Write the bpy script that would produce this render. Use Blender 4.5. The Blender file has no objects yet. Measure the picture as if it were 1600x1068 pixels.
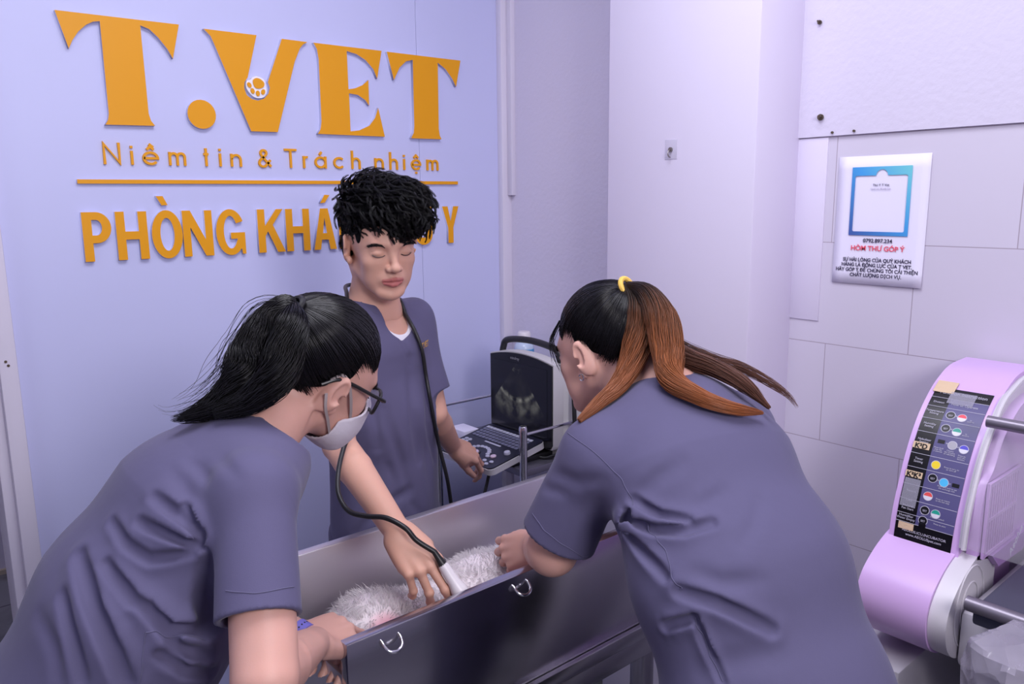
import bpy, bmesh, math, random
import numpy as np
from mathutils import Vector, Matrix

sc = bpy.context.scene
COL = sc.collection
PI = math.pi

# ------------------------------------------------------------------ camera
YAW, PITCH, ROLL = math.radians(49.7), math.radians(10.25), math.radians(0.59)
cd = bpy.data.cameras.new('camera')
cam = bpy.data.objects.new('camera', cd)
COL.objects.link(cam)
cd.sensor_width = 36.0
cd.lens = 36.0 * 1228.0 / 1600.0
cd.clip_start = 0.02
_fh = Vector((math.cos(YAW), math.sin(YAW), 0))
_rh = Vector((math.sin(YAW), -math.cos(YAW), 0))
_uz = Vector((0, 0, 1))
_fw = _fh * math.cos(PITCH) - _uz * math.sin(PITCH)
_u0 = _fh * math.sin(PITCH) + _uz * math.cos(PITCH)
_R = _rh * math.cos(ROLL) - _u0 * math.sin(ROLL)
_U = _u0 * math.cos(ROLL) + _rh * math.sin(ROLL)
cam.matrix_world = Matrix(((_R.x, _U.x, -_fw.x, 0), (_R.y, _U.y, -_fw.y, 0), (_R.z, _U.z, -_fw.z, 1.605), (0, 0, 0, 1)))
sc.camera = cam

# ------------------------------------------------------------------ world, lamps, exposure
w = bpy.data.worlds.new('world'); sc.world = w; w.use_nodes = True
w.node_tree.nodes['Background'].inputs[0].default_value = (0.72, 0.72, 1.0, 1)
w.node_tree.nodes['Background'].inputs[1].default_value = 0.5
def area(name, loc, target, sx, sy, power, col):
    l = bpy.data.lights.new(name, 'AREA'); l.shape = 'RECTANGLE'; l.size = sx; l.size_y = sy
    l.energy = power; l.color = col
    o = bpy.data.objects.new(name, l); COL.objects.link(o); o.location = loc
    o.rotation_euler = (Vector(target) - Vector(loc)).to_track_quat('-Z', 'Y').to_euler()
    return o
area('ceiling_lamp', (0.70, 0.80, 2.84), (0.70, 0.80, 0), 1.1, 0.9, 28, (0.90, 0.90, 1.0))
area('flash_softbox', (0.40, -0.95, 2.15), (1.0, 1.3, 1.2), 0.6, 0.6, 27, (1.0, 0.955, 1.0))
area('left_side_light', (-1.2, 0.9, 2.2), (0.6, 1.6, 1.0), 0.9, 1.4, 6, (0.78, 0.82, 1.0))  # weak area light out of view inside the room, not in the doorway
area('hall_fill_light', (0.1, 3.2, 2.84), (0.1, 3.2, 0), 0.8, 0.5, 7, (0.95, 0.94, 1.0))  # unseen fill, added to keep the hall from going dark
sc.view_settings.view_transform = 'Standard'
sc.view_settings.look = 'None'
sc.view_settings.gamma = 1.0
sc.view_settings.use_curve_mapping = False
sc.view_settings.exposure = -0.07

# ------------------------------------------------------------------ helpers
MATS = {}
def srgb(r, g, b):
    f = lambda c: (c / 255 / 12.92) if c / 255 <= 0.04045 else ((c / 255 + 0.055) / 1.055) ** 2.4
    return (f(r), f(g), f(b), 1)
def mat(name, col, rough=0.5, metal=0.0, bump=0.0, bscale=60.0, var=0.0, vscale=4.0, sss=0.0, spec=0.5, aniso=0.0, coat=0.0, emit=None, alpha=1.0, detail=4.0, stretch=None):
    if name in MATS: return MATS[name]
    m = bpy.data.materials.new(name); m.use_nodes = True
    nt = m.node_tree; b = nt.nodes['Principled BSDF']
    b.inputs['Base Color'].default_value = col
    b.inputs['Roughness'].default_value = rough
    b.inputs['Metallic'].default_value = metal
    b.inputs['Specular IOR Level'].default_value = spec
    if coat: b.inputs['Coat Weight'].default_value = coat; b.inputs['Coat Roughness'].default_value = 0.1
    if aniso: b.inputs['Anisotropic'].default_value = aniso
    if alpha < 1: b.inputs['Alpha'].default_value = alpha
    if sss:
        b.inputs['Subsurface Weight'].default_value = sss
        b.inputs['Subsurface Radius'].default_value = (0.012, 0.004, 0.002)
        b.inputs['Subsurface Scale'].default_value = 0.6
    if emit:
        b.inputs['Emission Color'].default_value = emit[0]; b.inputs['Emission Strength'].default_value = emit[1]
    tc = nt.nodes.new('ShaderNodeTexCoord'); src = tc.outputs['Object']
    if stretch:
        mp = nt.nodes.new('ShaderNodeMapping'); mp.inputs['Scale'].default_value = stretch
        nt.links.new(src, mp.inputs['Vector']); src = mp.outputs['Vector']
    if bump:
        n = nt.nodes.new('ShaderNodeTexNoise'); n.inputs['Scale'].default_value = bscale; n.inputs['Detail'].default_value = detail
        nt.links.new(src, n.inputs['Vector'])
        bp = nt.nodes.new('ShaderNodeBump'); bp.inputs['Strength'].default_value = bump; bp.inputs['Distance'].default_value = 0.004
        nt.links.new(n.outputs['Fac'], bp.inputs['Height']); nt.links.new(bp.outputs['Normal'], b.inputs['Normal'])
    if var:
        n2 = nt.nodes.new('ShaderNodeTexNoise'); n2.inputs['Scale'].default_value = vscale; n2.inputs['Detail'].default_value = 5
        nt.links.new(src, n2.inputs['Vector'])
        mx = nt.nodes.new('ShaderNodeMixRGB'); mx.inputs['Color1'].default_value = tuple(c * (1 - var) for c in col[:3]) + (1,)
        mx.inputs['Color2'].default_value = tuple(min(1, c * (1 + var)) for c in col[:3]) + (1,)
        nt.links.new(n2.outputs['Fac'], mx.inputs['Fac']); nt.links.new(mx.outputs['Color'], b.inputs['Base Color'])
    MATS[name] = m
    return m

def link(name, me, parent=None, material=None, smooth=False):
    o = bpy.data.objects.new(name, me); COL.objects.link(o)
    if parent is not None: o.parent = parent
    if material is not None: me.materials.append(material)
    if smooth: me.polygons.foreach_set('use_smooth', [True] * len(me.polygons))
    return o
def thing(name, label, cat, loc=(0, 0, 0), group=None):
    """Empty at the thing's base; parts are given in world coordinates and shifted into it."""
    o = bpy.data.objects.new(name, None); COL.objects.link(o); o.location = loc; o.empty_display_size = 0.05
    return tag(o, label, cat, group)
def tag(o, label, cat, group=None):
    o['label'] = label; o['category'] = cat
    if group: o['group'] = group
    return o
def struct(o):
    o['kind'] = 'structure'; return o
def rel(o, root):
    """o was modelled in world coordinates: keep it there while parented to root (and root's parents)."""
    p = Vector((0, 0, 0)); r = root
    while r is not None: p += r.location; r = r.parent
    o.parent = root; o.location = o.location - p
    return o

class MB:
    def __init__(s): s.bm = bmesh.new()
    def box(s, lo, hi, bevel=0.0, seg=2, M=None):
        b = bmesh.new(); bmesh.ops.create_cube(b, size=1)
        for v in b.verts:
            v.co = Vector([(lo[i] + hi[i]) / 2 + v.co[i] * (hi[i] - lo[i]) for i in range(3)])
        if bevel: bmesh.ops.bevel(b, geom=list(b.edges), offset=bevel, segments=seg, profile=0.5, affect='EDGES')
        if M is not None: b.transform(M)
        s.add(b); return s
    def add(s, b):
        me = bpy.data.meshes.new('tmp'); b.to_mesh(me); b.free(); s.bm.from_mesh(me); bpy.data.meshes.remove(me)
    def tube(s, pts, r, n=10, caps=True):
        pts = [Vector(p) for p in pts]; rs = r if hasattr(r, '__len__') else [r] * len(pts)
        rings = []; prev = None
        for i, p in enumerate(pts):
            t = (pts[min(i + 1, len(pts) - 1)] - pts[max(i - 1, 0)]).normalized()
            if prev is None:
                a = t.orthogonal().normalized()
            else:
                a = (prev - t * prev.dot(t)).normalized()
            prev = a; c = t.cross(a)
            rings.append([s.bm.verts.new(p + (a * math.cos(2 * PI * k / n) + c * math.sin(2 * PI * k / n)) * rs[i]) for k in range(n)])
        for i in range(len(rings) - 1):
            for k in range(n):
                s.bm.faces.new((rings[i][k], rings[i][(k + 1) % n], rings[i + 1][(k + 1) % n], rings[i + 1][k]))
        if caps:
            s.bm.faces.new(rings[0][::-1]); s.bm.faces.new(rings[-1])
        return s
    def lathe(s, prof, c, n=24, axis='Z'):
        rings = []
        for r, z in prof:
            ring = []
            for k in range(n):
                a = 2 * PI * k / n
                v = (r * math.cos(a), r * math.sin(a), z)
                if axis == 'X': v = (v[2], v[0], v[1])
                if axis == 'Y': v = (v[1], v[2], v[0])
                ring.append(s.bm.verts.new(Vector(c) + Vector(v)))
            rings.append(ring)
        for i in range(len(rings) - 1):
            for k in range(n):
                s.bm.faces.new((rings[i][k], rings[i][(k + 1) % n], rings[i + 1][(k + 1) % n], rings[i + 1][k]))
        s.bm.faces.new(rings[0][::-1]); s.bm.faces.new(rings[-1])
        return s
    def prism(s, poly, f0, f1):
        """poly in 2D, f0/f1 map 2D point -> 3D for both ends."""
        a = [s.bm.verts.new(f0(p)) for p in poly]; b = [s.bm.verts.new(f1(p)) for p in poly]
        n = len(poly)
        s.bm.faces.new(a); s.bm.faces.new(b[::-1])
        for i in range(n): s.bm.faces.new((a[i], b[i], b[(i + 1) % n], a[(i + 1) % n]))
        return s
    def build(s, name, material, root=None, smooth=True, angle=40, bevel=0.0):
        if bevel:
            es = [e for e in s.bm.edges if len(e.link_faces) == 2 and e.calc_face_angle(0) > 0.5]
            bmesh.ops.bevel(s.bm, geom=es, offset=bevel, segments=2, profile=0.5, affect='EDGES')
        bmesh.ops.recalc_face_normals(s.bm, faces=s.bm.faces)
        me = bpy.data.meshes.new(name); s.bm.to_mesh(me); s.bm.free()
        o = link(name, me, None, material)
        if smooth:
            me.polygons.foreach_set('use_smooth', [True] * len(me.polygons))
            me.set_sharp_from_angle(angle=math.radians(angle))
        if root is not None: rel(o, root)
        return o

def curve_mesh(name, loops, depth, M, material, root=None):
    """filled 2D outlines (holes allowed) extruded to 'depth', placed by matrix M (local z = thickness)."""
    cu = bpy.data.curves.new('tmp', 'CURVE'); cu.dimensions = '2D'; cu.fill_mode = 'BOTH'; cu.extrude = depth / 2
    for lp in loops:
        sp = cu.splines.new('POLY'); sp.points.add(len(lp) - 1)
        for i, p in enumerate(lp): sp.points[i].co = (p[0], p[1], 0, 1)
        sp.use_cyclic_u = True
    return _curve_to(name, cu, M, material, root)
def _curve_to(name, cu, M, material, root):
    t = bpy.data.objects.new('tmp', cu); COL.objects.link(t)
    dg = bpy.context.evaluated_depsgraph_get()
    me = bpy.data.meshes.new_from_object(t.evaluated_get(dg))
    bpy.data.objects.remove(t); bpy.data.curves.remove(cu)
    me.name = name; me.transform(M); me.materials.clear()
    o = link(name, me, None, material)
    if root is not None: rel(o, root)
    return o
def text_mesh(name, body, size, M, material, root=None, depth=0.0004, offset=0.0, xs=1.0, align='LEFT', line=1.0, space=1.0):
    cu = bpy.data.curves.new('tmp', 'FONT'); cu.body = body; cu.size = size; cu.extrude = depth / 2; cu.offset = offset
    cu.align_x = align; cu.space_line = line; cu.resolution_u = 4; cu.space_character = space
    return _curve_to(name, cu, M @ Matrix.Diagonal((xs, 1, 1, 1)), material, root)
def face_matrix(origin, xdir, updir):
    x = Vector(xdir).normalized(); y = Vector(updir).normalized(); z = x.cross(y)
    return Matrix(((x.x, y.x, z.x, origin[0]), (x.y, y.y, z.y, origin[1]), (x.z, y.z, z.z, origin[2]), (0, 0, 0, 1)))
def arc(cx, cy, rx, ry, a0, a1, n=14):
    return [(cx + rx * math.cos(math.radians(a0 + (a1 - a0) * i / n)), cy + ry * math.sin(math.radians(a0 + (a1 - a0) * i / n))) for i in range(n + 1)]
def bez(pts, n=20):
    """Catmull-Rom through pts."""
    P = [np.array(p, float) for p in pts]; P = [2 * P[0] - P[1]] + P + [2 * P[-1] - P[-2]]; out = []
    for i in range(1, len(P) - 2):
        for k in range(n):
            t = k / n; a, b, c, d = P[i - 1:i + 3]
            out.append(0.5 * ((2 * b) + (c - a) * t + (2 * a - 5 * b + 4 * c - d) * t * t + (3 * b - a - 3 * c + d) * t ** 3))
    out.append(P[-2]); return out
# ------------------------------------------------------------------ the room
M_panel = mat('blue_white_panel', srgb(199, 201, 238), 0.45, var=0.015, vscale=3)
M_plaster = mat('white_plaster', srgb(213, 207, 227), 0.75, bump=0.30, bscale=70, var=0.02, vscale=3)
M_smooth = mat('white_pillar_paint', srgb(218, 211, 232), 0.7, bump=0.08, bscale=25, var=0.02, vscale=2)
M_woodtrim = mat('white_painted_wood', srgb(216, 210, 226), 0.5, bump=0.15, bscale=30, stretch=(1, 1, 0.1), var=0.06, vscale=8)
M_ceil = mat('ceiling_paint', srgb(235, 233, 245), 0.8)
M_dark = mat('black_plastic', (0.012, 0.012, 0.014, 1), 0.4)
M_rust = mat('rusty_metal', srgb(96, 84, 72), 0.6, 0.6, bump=0.4, bscale=400)

def floor_mat():
    m = bpy.data.materials.new('grey_marble_tile'); m.use_nodes = True; nt = m.node_tree; b = nt.nodes['Principled BSDF']
    tc = nt.nodes.new('ShaderNodeTexCoord'); n = nt.nodes.new('ShaderNodeTexNoise'); n.inputs['Scale'].default_value = 3; n.inputs['Detail'].default_value = 8; n.inputs['Distortion'].default_value = 1.5
    nt.links.new(tc.outputs['Object'], n.inputs['Vector'])
    r = nt.nodes.new('ShaderNodeValToRGB'); r.color_ramp.elements[0].position = 0.35; r.color_ramp.elements[0].color = srgb(88, 88, 96); r.color_ramp.elements[1].color = srgb(128, 127, 136); r.color_ramp.elements[1].position = 0.6
    nt.links.new(n.outputs['Fac'], r.inputs['Fac'])
    br = nt.nodes.new('ShaderNodeTexBrick'); br.offset = 0; br.inputs['Scale'].default_value = 1; br.inputs['Brick Width'].default_value = 0.6; br.inputs['Row Height'].default_value = 0.6; br.inputs['Mortar Size'].default_value = 0.004
    br.inputs['Mortar'].default_value = srgb(74, 72, 80)
    nt.links.new(tc.outputs['Object'], br.inputs['Vector']); nt.links.new(r.outputs['Color'], br.inputs['Color1']); nt.links.new(r.outputs['Color'], br.inputs['Color2'])
    nt.links.new(br.outputs['Color'], b.inputs['Base Color']); b.inputs['Roughness'].default_value = 0.25
    return m
def tile_mat():
    """25 x 40 cm wall tiles in running bond; wall runs along Y, courses along Z."""
    m = bpy.data.materials.new('white_wall_tile'); m.use_nodes = True; nt = m.node_tree; b = nt.nodes['Principled BSDF']
    g = nt.nodes.new('ShaderNodeNewGeometry'); sp = nt.nodes.new('ShaderNodeSeparateXYZ'); nt.links.new(g.outputs['Position'], sp.inputs[0])
    cx = nt.nodes.new('ShaderNodeCombineXYZ'); ad = nt.nodes.new('ShaderNodeMath'); ad.operation = 'SUBTRACT'; ad.inputs[0].default_value = 0.963 + 3.8
    nt.links.new(sp.outputs['Y'], ad.inputs[1]); nt.links.new(ad.outputs[0], cx.inputs['X'])
    az = nt.nodes.new('ShaderNodeMath'); az.operation = 'SUBTRACT'; az.inputs[1].default_value = -0.005 + 0.0; nt.links.new(sp.outputs['Z'], az.inputs[0]); nt.links.new(az.outputs[0], cx.inputs['Y'])
    br = nt.nodes.new('ShaderNodeTexBrick'); br.offset = 0.5; br.offset_frequency = 2
    for k, v in (('Scale', 1), ('Brick Width', 0.4), ('Row Height', 0.25), ('Mortar Size', 0.0011), ('Mortar Smooth', 0.3), ('Bias', 0)): br.inputs[k].default_value = v
    br.inputs['Color1'].default_value = srgb(213, 207, 224); br.inputs['Color2'].default_value = srgb(209, 203, 220); br.inputs['Mortar'].default_value = srgb(168, 156, 172)
    nt.links.new(cx.outputs[0], br.inputs['Vector']); nt.links.new(br.outputs['Color'], b.inputs['Base Color'])
    b.inputs['Roughness'].default_value = 0.3
    bp = nt.nodes.new('ShaderNodeBump'); bp.inputs['Strength'].default_value = 0.3; bp.inputs['Distance'].default_value = 0.002; bp.invert = True
    nt.links.new(br.outputs['Fac'], bp.inputs['Height']); nt.links.new(bp.outputs['Normal'], b.inputs['Normal'])
    return m

H = 2.9
def sbox(name, lo, hi, m, bevel=0.0):
    return struct(MB().box(lo, hi, bevel).build(name, m, smooth=bool(bevel)))
sbox('floor', (-2.2, -2.4, -0.1), (2.2, 4.4, 0), floor_mat())
sbox('ceiling', (-2.2, -2.4, H), (2.2, 4.4, H + 0.1), M_ceil)
# sign wall: panelled partition with one vertical seam, doorway left of it
sbox('wall_back', (0.285, 2.19, 0), (1.4705, 2.29, H), M_panel)
sbox('wall_back_panel', (1.4718, 2.19, 0), (1.84, 2.29, H), M_panel)
sbox('wall_doorway_header', (-0.75, 2.19, 2.35), (0.19, 2.29, H), M_plaster)
sbox('wall_doorway_side', (-2.2, 2.19, 0), (-0.75, 2.29, H), M_plaster)
sbox('wall_hall', (-2.2, 3.95, 0), (2.2, 4.05, H), M_plaster)
sbox('baseboard_hall', (-2.2, 3.93, 0), (2.2, 3.95, 0.02), mat('beige_grout', srgb(190, 176, 160), 0.7))
sbox('wall_hall_side', (0.95, 2.29, 0), (1.0, 3.95, H), M_plaster)
b = MB().box((0.249, 2.15, 0), (0.287, 2.30, H), 0.003)
struct(b.build('trim_1', M_woodtrim))
struct(MB().box((0.225, 2.172, 0), (0.250, 2.30, H), 0.004).build('trim_2', M_woodtrim))
struct(MB().box((1.800, 2.165, 0), (1.842, 2.192, H), 0.003).box((1.822, 2.14, 1.62), (1.842, 2.166, H), 0.003).build('trim_3', M_woodtrim))
struct(MB().box((-0.75, 2.17, 2.33), (0.29, 2.30, 2.40), 0.004).build('trim_4', M_woodtrim))
# screw holes in the door frame
for (x, z, n) in ((0.2635, 1.243, 'upper'), (0.2680, 1.233, 'lower')):
    o = MB().lathe([(0, 0), (.0032, 0), (.0032, .002), (0, .002)], (x, 2.1485, z), 10, 'Y').build('screw', M_rust)
    tag(o, '%s of the two dark screw heads in the white door frame at the left' % n, 'screw', 'screws in the door frame')
# right wall: textured plaster above, tiles below
sbox('wall_right', (1.832, -2.4, 1.747), (1.95, 1.08, H), M_plaster)
sbox('wall_right_tiled', (1.84, -2.4, 0), (1.95, 1.08, 1.747), tile_mat())
sbox('wall_right_recess', (1.84, 1.08, 0), (1.95, 2.29, H), M_plaster)
sbox('wall_pillar', (1.65, 1.062, 0), (1.86, 1.527, H), M_smooth, 0.004)
struct(MB().box((1.8365, 0.985, 1.3), (1.8425, 1.07, 1.7445), 0.0005).build('wall_right_paint_strip', M_smooth))
sbox('wall_left', (-2.3, -2.4, 0), (-2.2, 4.4, H), M_ceil)
sbox('wall_front', (-2.2, -2.5, 0), (2.2, -2.4, H), M_ceil)

# anchors left in the plaster
def anchor(y, z, r, label):
    t = thing('wall_anchor', label, 'anchor', (1.832, y, z), 'old fixings in the plaster')
    MB().lathe([(0.0, 0), (r, 0), (r, 0.004), (r * .7, 0.006), (0.0, 0.006)], (1.826, y, z), 12, 'X').build('washer', M_rust, t)
    MB().lathe([(0.0, 0), (r * .45, 0), (r * .45, 0.014), (0.0, 0.014)], (1.815, y - .002, z + .001), 8, 'X').build('screw', M_rust, t)
    return t
anchor(1.004, 1.792, 0.0075, 'larger rusty anchor screw in the plaster just above the tile ledge')
anchor(1.020, 2.010, 0.005, 'small rusty anchor high up in the textured plaster')
for y, lab in ((0.973, 'tiny dark nail above the tile ledge, nearer the pillar'), (0.920, 'tiny dark nail above the tile ledge, over the paper notice')):
    o = MB().lathe([(0, 0), (0.003, 0), (0.003, 0.006), (0, 0.006)], (1.828, y, 1.7545), 8, 'X').build('nail', M_rust); tag(o, lab, 'nail', 'nails in the plaster')

# adhesive hook on the pillar
t = thing('adhesive_hook', 'clear adhesive square hook stuck on the white pillar', 'hook', (1.65, 1.306, 1.728))
pl = MB().box((1.6485, 1.289, 1.703), (1.6502, 1.327, 1.752), 0.0006).build('adhesive_plate', mat('clear_film', srgb(222, 218, 236), 0.15, alpha=0.55), t)
MB().lathe([(0, 0), (0.006, 0), (0.006, 0.004), (0, 0.004)], (1.6445, 1.308, 1.727), 12, 'X').tube(bez([(1.648, 1.308, 1.727), (1.640, 1.308, 1.724), (1.636, 1.3075, 1.716), (1.640, 1.307, 1.709), (1.645, 1.307, 1.708)], 6), 0.0016, 8).build('hook_pin', mat('dull_steel', srgb(150, 145, 140), 0.35, 0.9), t)

# ------------------------------------------------------------------ gold sign on the back wall
M_gold = mat('gold_acrylic', srgb(232, 158, 14), 0.42, spec=0.35)
M_side = mat('pale_acrylic_edge', srgb(205, 205, 232), 0.5)
YF = 2.178
SIGN = Matrix(((1, 0, 0, 0), (0, 0, -1, 0), (0, 1, 0, 0), (0, 0, 0, 1)))   # local (x,y,z) -> world (x, -z, y)
def sign_piece(name, loops, label, cat, group, thick=0.012, gold=None):
    xs = [p[0] for l in loops for p in l]; zs = [p[1] for l in loops for p in l]
    c = ((min(xs) + max(xs)) / 2, 2.19, min(zs))
    M = Matrix.Translation((0, 2.19 - thick / 2, 0)) @ SIGN
    o = curve_mesh(name, loops, thick, M, gold or M_gold)
    o.data.materials.append(M_side)
    for p in o.data.polygons:
        if abs(p.normal.y) < 0.5: p.material_index = 1
    o.data.transform(Matrix.Translation(-Vector(c))); o.location = c
    return tag(o, label, cat, group)
G1 = 'large gold serif letters of the top sign row'
sign_piece('sign_letter', [[(0.4514, 2.0537), (0.7346, 2.057), (0.7127, 1.9706), (0.7006, 1.9933), (0.6807, 2.0186), (0.6606, 2.0366), (0.6398, 2.0431), (0.6413, 1.8305), (0.6454, 1.8129), (0.6544, 1.8006), (0.5371, 1.7978), (0.544, 1.8093), (0.5472, 1.8249), (0.5472, 2.0409), (0.5322, 2.0378), (0.5161, 2.0287), (0.4977, 2.0112), (0.483, 1.9901), (0.4733, 1.9698)]], 'large gold serif letter T at the far left of the top sign row', 'letter', G1)
sign_piece('sign_dot', [arc(0.7755, 1.8365, 0.0375, 0.0375, 0, 345, 23)], 'large round gold dot after the first big T', 'dot', G1)
sign_piece('sign_letter', [[(0.7968, 2.0546), (0.9407, 2.0557), (0.9079, 1.9419), (0.8983, 1.9289), (0.8958, 1.9138), (0.9017, 1.8953), (0.9155, 1.8854), (0.933, 1.8825), (0.9513, 1.8893), (0.965, 1.9041), (0.9698, 1.9197), (0.9648, 1.9345), (1.0137, 2.0548), (1.0915, 2.0548), (1.0776, 2.0469), (1.0665, 2.0345), (1.0485, 1.9963), (0.9854, 1.8003), (0.9079, 1.7989), (0.824, 2.0146), (0.8143, 2.0381)]], 'large gold letter V with the paw emblem in its notch', 'letter', G1)
sign_piece('sign_letter', [[(1.1092, 2.0554), (1.3359, 2.0571), (1.3166, 1.9738), (1.3043, 2.0006), (1.2787, 2.0243), (1.2487, 2.0382), (1.2162, 2.0435), (1.2165, 1.9349), (1.2393, 1.9397), (1.2644, 1.9506), (1.2857, 1.9674), (1.2847, 1.8918), (1.272, 1.9076), (1.2471, 1.9209), (1.2176, 1.9231), (1.217, 1.8131), (1.248, 1.8176), (1.2827, 1.833), (1.3038, 1.8571), (1.3162, 1.8878), (1.3362, 1.8023), (1.1087, 1.8008), (1.1177, 1.8137), (1.1223, 1.8359), (1.1235, 2.0108), (1.1195, 2.0389)]], 'large gold serif letter E in the top sign row', 'letter', G1)
sign_piece('sign_letter', [[(1.3541, 2.0568), (1.6364, 2.0586), (1.616, 1.9736), (1.6, 1.9999), (1.5748, 2.0259), (1.5447, 2.043), (1.542, 1.8355), (1.5454, 1.8151), (1.5523, 1.8031), (1.4334, 1.8015), (1.4439, 1.8188), (1.4466, 1.8389), (1.4486, 2.0421), (1.4234, 2.035), (1.3988, 2.0141), (1.3765, 1.9752)]], 'large gold serif letter T at the right end of the top sign row', 'letter', G1)
sign_piece('sign_rule', [[(0.4618, 1.6547), (1.6182, 1.658), (1.6182, 1.668), (0.4618, 1.665)]], 'long thin gold bar dividing the sign rows', 'bar', None, 0.008)
# paw emblem: white plate, gold heart pad and four toes
t = thing('paw_emblem', 'small white and gold upside-down paw in the notch of the big V', 'emblem', (0.93, 2.19, 1.888))
def smooth_loop(l, n=5):
    P = [np.array(p) for p in l]; N = len(P); out = []
    for i in range(N):
        a, b_, c, d = P[i - 1], P[i], P[(i + 1) % N], P[(i + 2) % N]
        for k in range(n):
            u = k / n; out.append(tuple(0.5 * ((2 * b_) + (c - a) * u + (2 * a - 5 * b_ + 4 * c - d) * u * u + (3 * b_ - a - 3 * c + d) * u ** 3)))
    return out
def flat_part(name, loop, y0, th, m, root):
    return curve_mesh(name, [loop], th, Matrix.Translation((0, y0 - th / 2, 0)) @ SIGN, m, root)
flat_part('backing_plate', smooth_loop([(0.9192, 1.9419), (0.9326, 1.9465), (0.9507, 1.9413), (0.9565, 1.9281), (0.958, 1.9076), (0.9496, 1.8932), (0.933, 1.8886), (0.9179, 1.8929), (0.9043, 1.9069), (0.9002, 1.9201), (0.904, 1.9325), (0.9137, 1.9361)]), 2.19, 0.015, mat('white_acrylic', srgb(240, 238, 248), 0.35), t)
flat_part('heel_pad', smooth_loop([(0.921, 1.9361), (0.9302, 1.9416), (0.9418, 1.9392), (0.9515, 1.9305), (0.9493, 1.9201), (0.9371, 1.9143), (0.9255, 1.9161), (0.9204, 1.9266)]), 2.175, 0.003, M_gold, t)
for (x, z, rot) in ((0.9090, 1.9215, 30), (0.9172, 1.9065, 15), (0.9318, 1.9010, 0), (0.9472, 1.9060, -20)):
    flat_part('toe_pad', [(x + 0.0055 * math.cos(a) * math.cos(math.radians(rot)) - 0.0075 * math.sin(a) * math.sin(math.radians(rot)), z + 0.0055 * math.cos(a) * math.sin(math.radians(rot)) + 0.0075 * math.sin(a) * math.cos(math.radians(rot))) for a in [2 * PI * k / 16 for k in range(16)]], 2.175, 0.003, M_gold, t)

# slogan row: thin letters drawn as strokes
def stroke_mesh(strokes, wdt):
    """each stroke (polyline) becomes a flat ribbon loop with square ends"""
    loops = []
    for st in strokes:
        P = [np.array(p, float) for p in st]; closed = len(P) > 3 and np.allclose(P[0], P[-1]); L = []; Rr = []; n = len(P)
        for i, p in enumerate(P):
            a = P[i - 1] if i > 0 else (P[-2] if closed else p); c = P[i + 1] if i < n - 1 else (P[1] if closed else p)
            d1 = p - a; d2 = c - p
            d1 = d1 / (np.linalg.norm(d1) or 1); d2 = d2 / (np.linalg.norm(d2) or 1)
            tt = d1 + d2; tt /= np.linalg.norm(tt) or 1; nn = np.array([-tt[1], tt[0]])
            q = d2 if np.linalg.norm(d2) > 0 else d1
            k = wdt / 2 / max(0.5, abs(nn @ np.array([-q[1], q[0]])))
            L.append(tuple(p + nn * k)); Rr.append(tuple(p - nn * k))
        loops.append((L, Rr, closed))
    return loops
def sign_strokes(strokes, wdt, label, group, thick=0.006):
    b = MB()
    for j, (L, Rr, closed) in enumerate(stroke_mesh(strokes, wdt)):
        y0 = 2.19 - thick - 0.00005 * j; y1 = 2.19; n = len(L); bm = b.bm
        V = [[bm.verts.new((p[0], y, p[1])) for p in S] for S, y in ((L, y0), (Rr, y0), (L, y1), (Rr, y1))]
        for i in range(n - 1):
            for a, c in ((0, 1), (1, 3), (3, 2), (2, 0)):
                bm.faces.new((V[a][i], V[a][i + 1], V[c][i + 1], V[c][i]))
        if not closed:
            for i in (0, n - 1): bm.faces.new((V[0][i], V[1][i], V[3][i], V[2][i]))
    o = b.build('sign_letter', M_gold, smooth=False)
    xs = [v.co.x for v in o.data.vertices]; zs = [v.co.z for v in o.data.vertices]
    c = Vector(((min(xs) + max(xs)) / 2, 2.19, min(zs)))
    o.data.transform(Matrix.Translation(-c)); o.location = c
    return tag(o, label, 'letter', group)
BZ, XH, CAP, SW = 1.7025, 0.0345, 0.0535, 0.0062
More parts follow.
